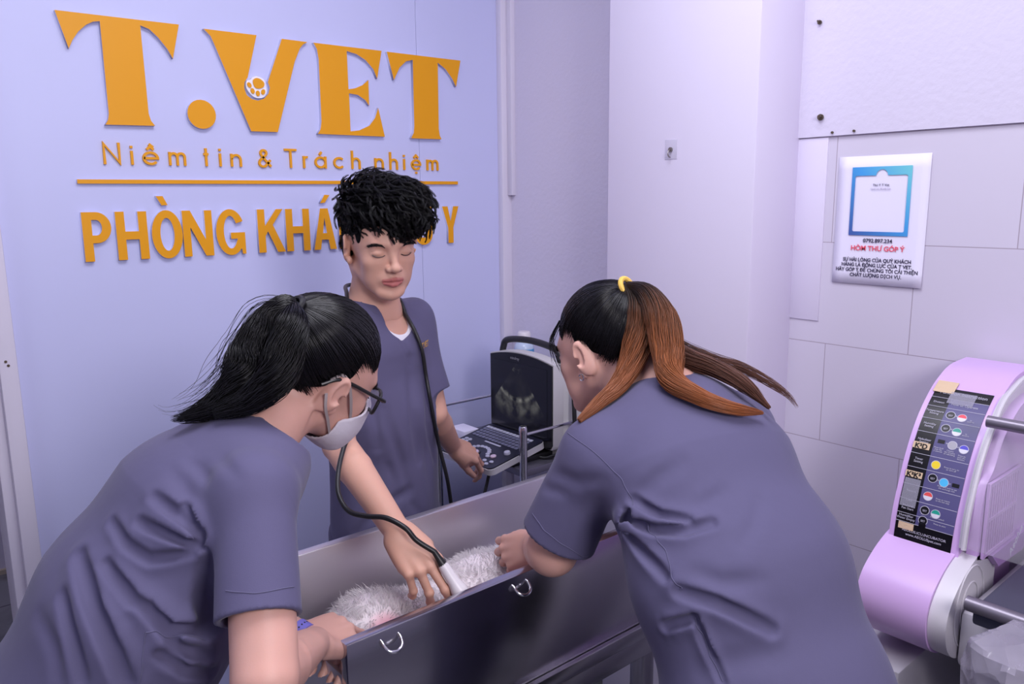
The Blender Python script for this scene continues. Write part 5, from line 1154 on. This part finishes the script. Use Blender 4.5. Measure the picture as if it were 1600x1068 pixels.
    for j, i in enumerate(pick):
        p = q[i]; n_ = hd.R.T @ G_[j]; top_ = max(0, min(1, (p[2] - .05) / .06))
        fl = nrm(A3(-.55, .75, -.15) * top_ + A3(0, -.25, -1.0) * (1 - top_) + (A3(-.2, .3, -.7) if p[1] > .06 else 0))
        fl = nrm(fl + rng.normal(0, .35, 3)); fl = nrm(fl - n_ * (fl @ n_)); ln = (.030 + .026 * top_) * rng.uniform(.7, 1.15); cu = nrm(np.cross(n_, fl)); sgn = rng.choice((-1, 1)); amp = rng.uniform(.002, .007)
        t = np.linspace(0, 1, 9)[:, None]; path = p - n_ * .004 + fl * ln * t + n_ * (.016 * top_ + .003) * np.sin(PI * .78 * t) * rng.uniform(.3, 1.15) + cu * sgn * amp * np.sin(2.6 * t * PI)
        k = 16; a = rng.uniform(0, 2 * PI, k); rr = np.sqrt(rng.rand(k)) * rng.uniform(.0022, .0040)
        off = np.cos(a)[:, None, None] * cu * rr[:, None, None] + np.sin(a)[:, None, None] * n_ * rr[:, None, None]
        allp.append(path[None] + off * (1 - .75 * t[None] ** 2) + rng.normal(0, .0009, (k, 1, 3)) * t[None])
    P = np.concatenate(allp); P = hd.O + (P * hd.k) @ hd.R.T
    hair_obj('hair', [(P, np.linspace(.00055, .0002, 9))], M_hairm, root); np_mesh('hair_base', V, F, M_hairdark, root)
    brows(hd, root)
    # small gold logo stitched on the chest
    return root, dict(N=N, f=f, r=r, hd=hd, G=G, top=top, apex=apex)
MAN, mi = man()

# ================================================================== the woman at the left end of the table
def woman_left():
    root = thing('person', 'person with black ponytail, glasses and face mask leaning over the left end of the table', 'person', (.17, 1.14, 0))
    Z = A3(0, 0, 1); f = A3(1, 0, 0); r = A3(0, -1, 0)
    hd = Head((.563, 1.148, 1.326), frame(4, -25, -15), .95)
    N = A3(.450, 1.124, 1.262); sR = A3(.383, .975, 1.228); eR = A3(.322, .840, 1.050); wR = A3(.476, 1.034, .944); sL = A3(.422, 1.262, 1.204); eL = A3(.385, 1.255, 1.000); wL = A3(.477, 1.064, .936)
    hips = A3(.150, 1.150, .86)
    B = SDF(); hd.build(B)
    B.u(rc(hd.w((0, -.030, -.040)), N, .052, .058), .03)
    for q in (-1, 1): B.u(rc(N - Z * .02 - A3(.02, 0, 0), N + r * q * .08 - Z * .05 - A3(.03, 0, 0), .042, .034), .02)
    limb(B, sR, eR, wR, (.042, .0395, .036, .0245)); limb(B, sL, eL, wL, (.040, .036, .031, .0205))
    hand(B, wR, A3(.062, .052, -.045), A3(.2, -.1, .9), -1, [(50, 34, 18), (54, 36, 18), (58, 36, 20), (60, 36, 20)], thumb=(25, 10, 10), sc=.90)
    hand(B, wL, A3(.085, .014, -.016), A3(-.15, -.45, .85), 1, [(30, 30, 18), (34, 32, 18), (40, 34, 20), (44, 36, 20)], thumb=(18, 6, 8), sc=.86, thumb_roll=.5)
    parts = [extract(B, hd.O - A3(.19, .16, .17), hd.O + A3(.15, .14, .15), .0023)]
    for a, b in ((eR, wR), (eL, wL)): parts.append(extract(B, np.minimum(a, b) - A3(.075, .075, .09), np.maximum(a, b) + A3(.19, .16, .10), .0028))
    parts.append(extract(SDF().u(ec(A3(.40, 1.124, 1.20), A3(.25, 1.14, 1.0), r, (.12, .075), (.12, .08))).u(ec(A3(.25, 1.14, 1.0), hips, r, (.12, .08), (.14, .10)), .05), A3(0, .9, .7), A3(.6, 1.4, 1.3), .010))
    body_mesh(root, parts, M_skin2, hd)
    G = SDF()
    P1 = A3(.180, 1.148, .90); P2 = A3(.262, 1.142, 1.04); P3 = A3(.352, 1.130, 1.160); P4 = A3(.402, 1.126, 1.215)
    G.u(ec(A3(.155, 1.155, .74), P1, r, (.180, .130), (.178, .122)), .05); G.u(ec(P1, P2, r, (.178, .122), (.165, .120)), .06); G.u(ec(P2, P3, r, (.165, .125), (.165, .112)), .06); G.u(ec(P3, P4, r, (.150, .105), (.115, .075)), .05)
    for s_ in (sR, sL): G.u(rc(N + (s_ - N) * .22 - Z * .016, s_ - A3(.008, 0, .002), .050, .047), .045)
    G.u(el(N - A3(.018, 0, .012), A3(.072, .074, .046)), .03); G.u(rc(N + A3(.000, -.060, -.036), sR + A3(.012, .02, -.01), .044, .044), .03)
    hR, dR = sleeve(G, sR - A3(.004,0,0), eR - A3(.006,0,0), .70, .049, .053, .022); hL, dL = sleeve(G, sL, eL, .62, .050, .056)
    G.sub(rc(N + A3(.05, .006, .028), N + A3(.000, 0, .012), .064, .050), .006); G.sub(rc(hd.w((.045, .0, -.075)), N + A3(.026, -.040, .006), .052, .046), .006)
    G.cut(A3(.12, 1.155, .68), (-.1, 0, -1), .004)
    G.sub(chain([A3(*FOLD_L[0][0][i]) for i in (3, 5, 7, 9)], [.004, .012, .017, .020]), .010)
    for pts, w_, d_ in FOLD_L[1:]: G.fold(pts, w_ * (.78 if d_ > .0095 else 1.25), d_ * (1.9 if d_ > .0095 else .8))
    lo, hi = G.bounds(); V, F = extract(G, lo, hi, .0036); top = np_mesh('scrub_top', V, F, M_scrub, root); seams(top, SEAM_L, G)
    T, Sh = leg_parts([A3(.12, 1.07, .78), A3(.12, 1.24, .78)], [A3(.12, 1.05, 0), A3(.14, 1.26, 0)], f)
    V, F = extract(T, *T.bounds(), .012); np_mesh('trousers', V, F, M_pants, root); V, F = extract(Sh, *Sh.bounds(), .008); np_mesh('shoes', V, F, M_shoe, root)
    brows(hd, root)
    # hair combed back into a ponytail
    E = lambda c, rr: el(hd.w(c), np.asarray(rr) * hd.k, hd.R)
    cc, cr = (0, -.020, .040), (.0770, .0970, .0860); tie = (.006, -.105, .100)
    Hs = SDF(); Hs.u(E(cc, cr)); Hs.u(E((0, -.075, -.020), (.052, .034, .040)), .02)
    Hs.cut(hd.w((0, .075, .066)), hd.R @ A3(0, .52, -.85), .008); Hs.sub(E((.086, .004, -.016), (.024, .030, .036)), .006); Hs.sub(E((-.086, .004, -.016), (.024, .030, .036)), .006)
    V, F = extract(Hs, hd.O - .2, hd.O + .2, .003); np_mesh('hair_base', V, F, M_hairdark, root)
    st = []
    for u in np.linspace(-1, 1, 41):
        a = u * PI; x = .076 * math.sin(a); y = -.012 + .092 * math.cos(a) if abs(a) < PI / 2 else -.012 + .085 * math.cos(a); z = .066 + (y - .075) * .60 + (.030 * math.exp(-((abs(x) - .074) / .03) ** 2) if abs(y) < .05 else 0)
        st.append((x, y, z))
    rng = np.random.RandomState(1); inner = [(np.array(s) * .0 + A3(*cc) + (np.array(s) - A3(*cc)) * A3(1, 1, 1) + A3(0, 0, rng.uniform(0, .05))) for s in st for _ in range(3)]
    packs = [cap_strands(hd, (0, -.020, .043), (.0825, .1050, .0965), tie, st + inner, 6500, 4, lift=.004, rad=.00065, spread=.007)]
    tw = hd.w(tie); ld = tw
    W = lambda *p: A3(*p)
    packs.append(bundle([tw, W(.497, 1.118, 1.452), W(.474, 1.126, 1.425), W(.446, 1.122, 1.384), W(.424, 1.112, 1.345), W(.390, 1.120, 1.318), W(.352, 1.130, 1.306), W(.328, 1.140, 1.303)], [.012, .022, .030, .032, .030, .022, .013, .006], 1700, 11, rad=.0006, wave=.34, tipvar=.50))
    packs.append(bundle([tw, W(.490, 1.076, 1.425), W(.470, 1.064, 1.388), W(.448, 1.062, 1.352), W(.415, 1.078, 1.325), W(.375, 1.100, 1.311)], [.010, .024, .028, .026, .018, .008], 900, 12, rad=.0006, wave=.35, tipvar=.4))
    packs.append(bundle([tw, W(.470, 1.13, 1.440), W(.430, 1.14, 1.38), W(.385, 1.15, 1.335), W(.335, 1.16, 1.315), W(.315, 1.165, 1.325)], [.012, .035, .040, .030, .018, .010], 60, 13, rad=.00035, wave=.5, tipvar=.5))
    hair_obj('hair', packs, M_hairb, root)
    MB().tube([tuple(tw + hd.R @ (A3(math.cos(a) * .015, math.sin(a) * .006, math.sin(a) * .015))) for a in np.linspace(0, 2 * PI, 17)], .005, 8).build('hair_tie', M_dark, root)
    # face mask with ear loops
    Hh = SDF(); hd.build(Hh, closed=False); Hh.u(E((0, .060, -.052), (.047, .050, .052)), .02)
    n1 = nrm(hd.R @ A3(0, -.55, 1)); n2 = hd.R @ A3(0, -1, .15); p1 = hd.w((0, .105, -.004)); p2 = hd.w((0, .030, -.06)); lo = hd.O - .2; hi = hd.O + .2
    def mk(P):
        d = Hh(P); return np.maximum.reduce([d - .0055, -(d - .0015), (P - p1) @ n1, (P - p2) @ n2])
    V, F = extract(mk, lo, hi, .0024, it=0); msk = np_mesh('face_mask', V, F, mat('white_mask_fabric', srgb(226, 220, 232), .8, bump=.25, bscale=90), root)
    msk['label'] = 'white face mask'
    for q in (1, -1):
        for pts in ([(q * .0600, .054, -.036), (q * .0690, .040, -.018), (q * .0760, .022, .006), (q * .0810, .004, .026), (q * .0810, -.014, .036), (q * .0800, -.030, .022)], [(q * .0545, .040, -.080), (q * .0640, .022, -.062), (q * .0740, .004, -.044), (q * .0830, -.016, -.024), (q * .0830, -.028, .0)]):
            P = [hd.w(p) for p in bez(pts, 6)]; b = MB(); rr = []
            for i, p in enumerate(P):
                t = nrm(P[min(i + 1, len(P) - 1)] - P[max(i - 1, 0)]); nx = hd.R @ A3(q, 0, 0); sd = nrm(np.cross(t, nx)) * .0024; rr.append([b.bm.verts.new(p + sd), b.bm.verts.new(p + sd + nx * .0008), b.bm.verts.new(p - sd + nx * .0008), b.bm.verts.new(p - sd)])
            for i in range(len(rr) - 1):
                for k in range(4): b.bm.faces.new((rr[i][k], rr[i][(k + 1) % 4], rr[i + 1][(k + 1) % 4], rr[i + 1][k]))
            b.bm.faces.new(rr[0]); b.bm.faces.new(rr[-1][::-1]); b.build('ear_loop', mat('grey_elastic', srgb(168, 156, 156), .7), msk)
    # black-framed glasses
    gl = MB(); lens = []
    for q in (1, -1):
        R_ = [hd.w((q * (.0345 + x), .104 - abs(x + .0) * .10 - .012 * (x > 0.01) * (x / .028), .000 + z)) for x, z in [(.0275 * np.sign(math.cos(a)) * abs(math.cos(a)) ** .55, .0195 * np.sign(math.sin(a)) * abs(math.sin(a)) ** .55) for a in np.linspace(0, 2 * PI, 33)]]
        lens.append(R_); gl.tube([tuple(p) for p in R_], .0030, 8, False)
        gl.tube([tuple(hd.w(p)) for p in bez([(q * .0610, .097, .010), (q * .0690, .094, .013), (q * .0735, .060, .018), (q * .0790, .010, .026), (q * .0800, -.018, .026), (q * .0775, -.040, .010)], 6)], .0030, 8)
    gl.tube([tuple(hd.w(p)) for p in bez([(.009, .103, .004), (0, .106, .008), (-.009, .103, .004)], 5)], .0018, 8)
    go = gl.build('eyeglasses', M_dark, root); go['label'] = 'black-framed glasses'
    lm = bpy.data.materials.new('lens_glass'); lm.use_nodes = True; lb = lm.node_tree.nodes['Principled BSDF']; lb.inputs['Base Color'].default_value = (.9, .9, .95, 1); lb.inputs['Roughness'].default_value = .03; lb.inputs['Alpha'].default_value = .18
    for R_ in lens:
        b = MB(); b.bm.faces.new([b.bm.verts.new(p) for p in R_[:-1]]); b.build('lens', lm, go, smooth=False)
    # purple watch strap on the left wrist
    d = nrm(wL - eL); x = nrm(np.cross(d, Z)); y = np.cross(x, d); c = wL - d * .012; b = MB(); rings = []
    for k in range(28):
        a = 2 * PI * k / 28; v = x * math.cos(a) + y * math.sin(a); ri_, ro = .0212, .0240
        rings.append([b.bm.verts.new(c + v * rr_ + d * zz) for rr_, zz in ((ri_, -.010), (ro, -.0095), (ro, .0095), (ri_, .010))])
    for k in range(28):
        for j in range(4): b.bm.faces.new((rings[k][j], rings[k][(j + 1) % 4], rings[(k + 1) % 28][(j + 1) % 4], rings[(k + 1) % 28][j]))
    ws = b.build('watch_strap', mat('violet_silicone', srgb(118, 112, 200), .45), root); ws['label'] = 'violet watch strap'
    for k in range(7):
        a = math.radians(20 + 16 * k); v = x * math.cos(a) + y * math.sin(a)
        MB().tube([tuple(c + v * .0238), tuple(c + v * .0244)], .0014, 8).build('strap_hole', M_dark, ws)
    return root, dict(hd=hd, G=G, B=B, top=top, wL=wL, eL=eL)

# ================================================================== the woman on the near side at the right
def woman_right():
    root = thing('person', 'person with copper ponytail tied with a yellow band bending over the table, back to us', 'person', (.985, .555, 0))
    Z = A3(0, 0, 1); az = 75; f = A3(math.cos(math.radians(az)), math.sin(math.radians(az)), 0); r = A3(math.sin(math.radians(az)), -math.cos(math.radians(az)), 0)
    hd = Head((1.052, .973, 1.322), frame(95.2, -14.9, -2), .95)
    N = A3(1.062, .832, 1.262); sL = A3(.920, .868, 1.186); eL = A3(.880, .935, 1.004); wL = A3(.955, 1.060, .948); sR = A3(1.206, .795, 1.190); eR = A3(1.262, .960, 1.020); wR = A3(1.150, 1.110, .950)
    B = SDF(); hd.build(B)
    B.u(rc(hd.w((0, -.030, -.040)), N, .054, .062), .03)
    for q in (-1, 1): B.u(rc(N - Z * .02, N + r * q * .09 - Z * .06, .045, .040), .04)
    limb(B, sL, eL, wL, (.048, .045, .042, .027)); limb(B, sR, eR, wR, (.048, .044, .040, .027))
    hand(B, wL, A3(-.02, .085, -.040), A3(-.75, -.25, .45), 1, [(30, 35, 20), (34, 38, 22), (38, 40, 22), (42, 40, 24)], thumb=(22, 10, 10), sc=.92)
    hand(B, wR, A3(-.04, .08, -.045), A3(.3, .1, .8), -1, [(30, 35, 20), (34, 38, 22), (38, 40, 22), (42, 40, 24)], thumb=(22, 10, 10), sc=.92)
    parts = [extract(B, hd.O - A3(.15, .21, .17), hd.O + A3(.15, .13, .15), .0024)]
    for a, b in ((eL, wL), (eR, wR)): parts.append(extract(B, np.minimum(a, b) - A3(.09, .08, .09), np.maximum(a, b) + A3(.10, .19, .09), .0028))
    C1 = A3(.992, .556, .86); C2 = A3(1.010, .643, 1.03); C3 = A3(1.040, .755, 1.165); C4 = A3(1.056, .805, 1.220)
    parts.append(extract(SDF().u(ec(C4 - Z * .02, C2, r, (.13, .08), (.13, .09))).u(ec(C2, C1, r, (.13, .09), (.15, .10)), .05), A3(.7, .3, .7), A3(1.3, 1.0, 1.3), .010))
    body_mesh(root, parts, M_skin3, hd)
    G = SDF(); C0 = A3(.990, .534, .72)
    G.u(ec(C0, C1, r, (.166, .140), (.166, .134)), .05); G.u(ec(C1, C2, r, (.166, .134), (.168, .122)), .06); G.u(ec(C2, C3, r, (.168, .122), (.168, .112)), .06); G.u(ec(C3, C4, r, (.155, .104), (.120, .078)), .05)
    for s_ in (sL, sR): G.u(rc(N + (s_ - N) * .22 - Z * .014, s_ - f * .01, .058, .058), .045)
    G.u(el(N - f * .018 - Z * .008, A3(.082, .080, .052)), .03)
    hL, dL = sleeve(G, sL, eL, .84, .060, .069, .03); hR, dR = sleeve(G, sR, eR, .70, .060, .068, .03)
    G.sub(rc(N + f * .06 + Z * .035, N + f * .012 + Z * .018, .066, .052), .006)
    G.cut(C0 - Z * .02, (0, 0, -1), .004)
    for pts, w_, d_ in FOLD_R: G.fold(pts, w_ * (.8 if d_ > .0095 else 1.3), d_ * (1.75 if d_ > .0095 else .7))
    lo, hi = G.bounds(); V, F = extract(G, lo, hi, .0036); top = np_mesh('scrub_top', V, F, M_scrub, root); seams(top, SEAM_R, G)
    T, Sh = leg_parts([C1 - r * .085 - Z * .08, C1 + r * .085 - Z * .08], [A3(.885, .60, 0), A3(1.07, .56, 0)], f)
    V, F = extract(T, *T.bounds(), .012); np_mesh('trousers', V, F, M_pants, root); V, F = extract(Sh, *Sh.bounds(), .008); np_mesh('shoes', V, F, M_shoe, root)
    brows(hd, root)
    E = lambda c, rr: el(hd.w(c), np.asarray(rr) * hd.k, hd.R)
    cc, cr = (0, -.020, .040), (.0770, .0970, .0860); tie = (-.010, -.085, .118)
    Hs = SDF(); Hs.u(E(cc, cr)); 
    Hs.cut(hd.w((0, .082, .060)), hd.R @ A3(0, .44, -.90), .008); Hs.sub(E((-.086, .004, -.018), (.024, .032, .036)), .006); Hs.sub(E((.086, .004, -.018), (.024, .032, .036)), .006)
    V, F = extract(Hs, hd.O - .2, hd.O + .2, .003); np_mesh('hair_base', V, F, M_hairdark, root)
    st = []
    for u in np.linspace(-1, 1, 41):
        a = u * PI; x = .076 * math.sin(a); y = -.012 + .094 * math.cos(a) if abs(a) < PI / 2 else -.012 + .085 * math.cos(a); z = .060 + (y - .082) * .48 + (.026 * math.exp(-((abs(x) - .074) / .03) ** 2) if abs(y) < .05 else 0)
        st.append((x, y, z))
    rng = np.random.RandomState(2); inner = [(np.array(s) + A3(0, 0, rng.uniform(0, .05))) for s in st for _ in range(3)]
    P, R = cap_strands(hd, (0, -.020, .043), (.0825, .1050, .0965), tie, st + inner, 6500, 5, lift=.004, rad=.00065, spread=.007)
    hair_obj('hair', [(P, R)], M_hairb, root)
    tw = hd.w(tie)
    W = lambda *p: A3(*p)
    packs = [bundle([tw, W(1.053, .881, 1.441), W(1.044, .839, 1.402), W(1.022, .806, 1.354), W(.998, .778, 1.317), W(1.002, .731, 1.298), W(1.019, .702, 1.286), W(1.044, .682, 1.277), W(1.091, .669, 1.266)], [.010, .021, .028, .027, .022, .015, .012, .009, .003], 1900, 21, rad=.0006, wave=.22, tipvar=.20),
             bundle([tw, W(1.038, .890, 1.408), W(1.016, .872, 1.348), W(.972, .866, 1.300), W(.929, .872, 1.274), W(.886, .878, 1.248)], [.012, .024, .025, .017, .011, .005], 1100, 22, rad=.0006, wave=.2, tipvar=.30)]
    hair_obj('ponytail', packs, M_hairo, root)
    packs = [bundle([tw, W(1.069, .893, 1.414), W(1.075, .861, 1.357), W(1.088, .820, 1.334), W(1.110, .770, 1.318), W(1.119, .718, 1.296), W(1.117, .672, 1.268)], [.010, .018, .022, .018, .015, .012, .003], 900, 23, rad=.0006, wave=.2, tipvar=.25),
             bundle([tw, W(1.085, .893, 1.414), W(1.095, .861, 1.360), W(1.115, .800, 1.335), W(1.15, .74, 1.316), W(1.17, .68, 1.286), W(1.175, .655, 1.262)], [.010, .012, .014, .012, .010, .008, .003], 120, 24, rad=.0004, wave=.35, tipvar=.3)]
    hair_obj('ponytail_underlayer', packs, M_haird, root)
    MB().tube([tuple(tw + hd.R @ (A3(math.cos(a) * .016, math.sin(a) * .004, math.sin(a) * .016))) for a in np.linspace(0, 2 * PI, 17)], .0048, 8).build('hair_tie', mat('yellow_band', srgb(232, 190, 90), .7), root)
    eo = MB().tube([tuple(hd.w((-.0800, .002 + .0052 * math.cos(a), -.0335 + .0062 * math.sin(a)))) for a in np.linspace(.3, 2 * PI - .3, 18)], .0013, 8).build('earring', mat('silver', (.8, .79, .8, 1), .15, 1.0), root); eo['label'] = 'small silver hoop earring'
    # loose strands falling past the temple
    P, R = bundle([hd.w((-.045, .060, .080)), hd.w((-.055, .082, .045)), hd.w((-.060, .080, .008)), hd.w((-.062, .062, -.030))], [.004, .006, .008, .006], 40, 31, rad=.0003, wave=.35, tipvar=.6)
    hair_obj('loose_strands', [(P, R)], M_hairb, root)
    return root, dict(hd=hd, G=G, B=B, top=top)
WL, li = woman_left()
WR, ri = woman_right()

# ------------------------------------------------------------------ scan probe with its long cable
pr = thing('scan_probe', 'white scan probe in the standing person hand, its black cable looped around the neck', 'probe', (.737, 1.077, .92))
pa, pb = A3(.748, 1.080, .968), A3(.770, 1.052, .912); pd_ = nrm(pb - pa)
def along(t): return tuple(pa + (pb - pa) * t)
MB().tube([along(0), along(.12), along(.55), along(.80), along(.92), along(1.0)], [.0085, .0100, .0110, .0150, .0160, .0140], 20).build('probe_body', mat('white_probe_shell', srgb(222, 216, 222), .35), pr)
MB().tube([along(1.0), along(1.05)], [.0135, .0110], 20).build('probe_face', mat('grey_rubber', srgb(120, 118, 126), .5), pr)
MB().tube([along(-.42), along(-.2), along(.02)], [.0050, .0062, .0088], 14).build('strain_relief', M_dark, pr)
q0 = along(-.40)
path = [q0, (.716, 1.112, 1.012), (.703, 1.127, 1.034), (.684, 1.160, 1.048), (.664, 1.195, 1.046), (.650, 1.234, 1.048), (.651, 1.272, 1.070), (.672, 1.308, 1.100), (.703, 1.342, 1.130), (.732, 1.366, 1.160), (.756, 1.404, 1.242), (.788, 1.455, 1.258), (.812, 1.498, 1.304), (.838, 1.545, 1.358), (.868, 1.605, 1.398), (.905, 1.672, 1.408), (.960, 1.690, 1.405), (1.002, 1.658, 1.392), (1.004, 1.598, 1.372), (1.001, 1.571, 1.342), (1.003, 1.537, 1.307), (1.013, 1.522, 1.258), (1.023, 1.524, 1.198), (1.027, 1.512, 1.128), (1.066, 1.542, 1.017), (1.085, 1.535, .92), (1.12, 1.56, .80), (1.21, 1.65, .71), (1.31, 1.69, .75), (1.352, 1.70, .832)]
cb_ = MB().tube([tuple(p) for p in bez(path, 8)], .0048, 10).build('cable', M_dark, pr)

# small gold stitched letters on the standing person's chest
n_ = A3(.62, -.78, .10); xd = nrm(np.cross(A3(0, 0, 1), n_))
lg = text_mesh('chest_embroidery', 'T.VET', .020, face_matrix((1.012, 1.520, 1.262), tuple(xd), (0, 0, 1)), mat('gold_thread', srgb(196, 150, 70), .6), MAN, offset=.0004); lg['label'] = 'gold stitched letters'

# ------------------------------------------------------------------ white dog lying in the trough
def dog():
    root = thing('dog', 'fluffy white dog with a pink shaved belly lying on its side in the steel trough', 'dog', (.85, 1.19, ZB + .006))
    D = SDF(); z0 = ZB + .006
    D.u(el((.660, 1.195, z0 + .088), (.085, .085, .086)), .03); D.u(el((.78, 1.20, z0 + .072), (.13, .078, .072)), .05); D.u(el((.93, 1.205, z0 + .082), (.105, .085, .082)), .05)
    D.u(rc((1.00, 1.21, z0 + .085), (1.09, 1.22, z0 + .082), .060, .056), .03); D.u(el((1.135, 1.215, z0 + .075), (.062, .060, .056)), .02)
    D.u(rc((1.165, 1.20, z0 + .065), (1.205, 1.185, z0 + .052), .034, .024), .02); D.u(el((1.228, 1.178, z0 + .052), (.010, .012, .009)), .008)
    D.u(el((1.125, 1.160, z0 + .10), (.030, .014, .042)), .012); D.u(el((1.125, 1.270, z0 + .085), (.030, .014, .045)), .012)
    for a, b, c, r in (((.665, 1.150, z0 + .10), (.740, 1.085, z0 + .085), (.668, 1.065, z0 + .045), .036), ((.650, 1.185, z0 + .045), (.725, 1.100, z0 + .035), (.640, 1.070, z0 + .022), .034), ((.955, 1.150, z0 + .09), (.900, 1.085, z0 + .075), (.965, 1.062, z0 + .042), .032), ((.960, 1.165, z0 + .04), (.935, 1.090, z0 + .035), (1.00, 1.066, z0 + .022), .030)):
        D.u(rc(a, b, r, r * .72), .025); D.u(rc(b, c, r * .70, r * .52), .012); D.u(rc(c, A3(*c) + A3(.012 if c[0] > .8 else -.02, -.004, -.006), r * .56, r * .5), .01)
    D.u(chain([(.600, 1.22, z0 + .06), (.570, 1.25, z0 + .05), (.560, 1.28, z0 + .035)], [.020, .018, .012]), .015)
    D.cut((0, 0, z0 + .002), (0, 0, -1), .004); D.cut((.545, 0, 0), (-1, 0, 0), .01); D.cut((0, 1.046, 0), (0, -1, 0), .004)
    V, F = extract(D, *D.bounds(), .005)
    belly = lambda P: np.clip((1.140 + .02 * np.sin(P[:, 0] * 31) - P[:, 1]) / .025, 0, 1) * np.clip((P[:, 0] - .612) / .03, 0, 1) * np.clip((.985 - P[:, 0]) / .04, 0, 1) * np.clip((P[:, 2] - z0 - .03) / .02, 0, 1)
    m = bpy.data.materials.new('dog_skin'); m.use_nodes = True; nt = m.node_tree; b = nt.nodes['Principled BSDF']; at = nt.nodes.new('ShaderNodeAttribute'); at.attribute_name = 'belly'
    mx = nt.nodes.new('ShaderNodeMixRGB'); mx.inputs['Color1'].default_value = srgb(246, 236, 240); mx.inputs['Color2'].default_value = srgb(238, 168, 182); nt.links.new(at.outputs['Fac'], mx.inputs['Fac']); nt.links.new(mx.outputs['Color'], b.inputs['Base Color']); b.inputs['Roughness'].default_value = .6
    np_mesh('body', V, F, m, root, True, {'belly': np.clip(belly(V), 0, 1)})
    rng = np.random.RandomState(8); tri = V[F].mean(1); e = .003
    idx = rng.randint(0, len(tri), 24000); p = tri[idx] + rng.normal(0, .0015, (len(idx), 3)); keep = (p[:, 2] > z0 + .012) & (rng.rand(len(p)) > belly(p) * 1.05); p = p[keep]
    n_ = np.stack([D(p + np.eye(3)[i] * e) - D(p - np.eye(3)[i] * e) for i in range(3)], 1); n_ /= np.linalg.norm(n_, axis=1)[:, None] + 1e-9
    cl = rng.normal(0, 1, (400, 3)); cpos = tri[rng.randint(0, len(tri), 400)]
    near = np.array([np.argmin(((cpos - q) ** 2).sum(1)) for q in p]); comb = A3(-.35, -.15, .1) + .42 * cl[near]
    fl = comb - n_ * (comb * n_).sum(1)[:, None]
    ln = (.013 + .013 * rng.rand(len(p)))[:, None, None]; t = np.linspace(0, 1, 5)[None, :, None]
    P = p[:, None] + n_[:, None] * ln * (.80 * t - .22 * t ** 2) + (fl + .35 * rng.normal(0, .35, p.shape))[:, None] * ln * .75 * t ** 1.5
    P[:, :, 1] = np.maximum(P[:, :, 1], 1.0405); P[:, :, 0] = np.maximum(P[:, :, 0], .5365); P[:, :, 2] = np.maximum(P[:, :, 2], z0 + .001); P[:, :, 1] = np.minimum(P[:, :, 1], 1.357)
    Vs, Fs, a = strands(P, np.array([.0005, .0005, .00045, .00035, .00015]))
    fur = bpy.data.materials.new('white_fur'); fur.use_nodes = True; fb = fur.node_tree.nodes['Principled BSDF']; fb.inputs['Base Color'].default_value = (1, .97, .985, 1); fb.inputs['Roughness'].default_value = .6
    tr_ = fur.node_tree.nodes.new('ShaderNodeBsdfTranslucent'); tr_.inputs[0].default_value = (1, .96, .985, 1); ms = fur.node_tree.nodes.new('ShaderNodeMixShader'); ms.inputs[0].default_value = .3
    fur.node_tree.links.new(fb.outputs[0], ms.inputs[1]); fur.node_tree.links.new(tr_.outputs[0], ms.inputs[2]); fur.node_tree.links.new(ms.outputs[0], fur.node_tree.nodes['Material Output'].inputs[0])
    np_mesh('fur', Vs, Fs, fur, root)
    MB().lathe([(0, -.008), (.007, -.006), (.009, 0), (.007, .006), (0, .008)], (1.236, 1.177, z0 + .054), 12, 'X').build('nose', M_dark, root)
    for s_ in (-1, 1): MB().lathe([(0, -.005), (.0035, -.0035), (.005, 0), (.0035, .0035), (0, .005)], (1.178, 1.205 + s_ * .032, z0 + .090), 12, 'X').build('eye', M_dark, root)
dog()
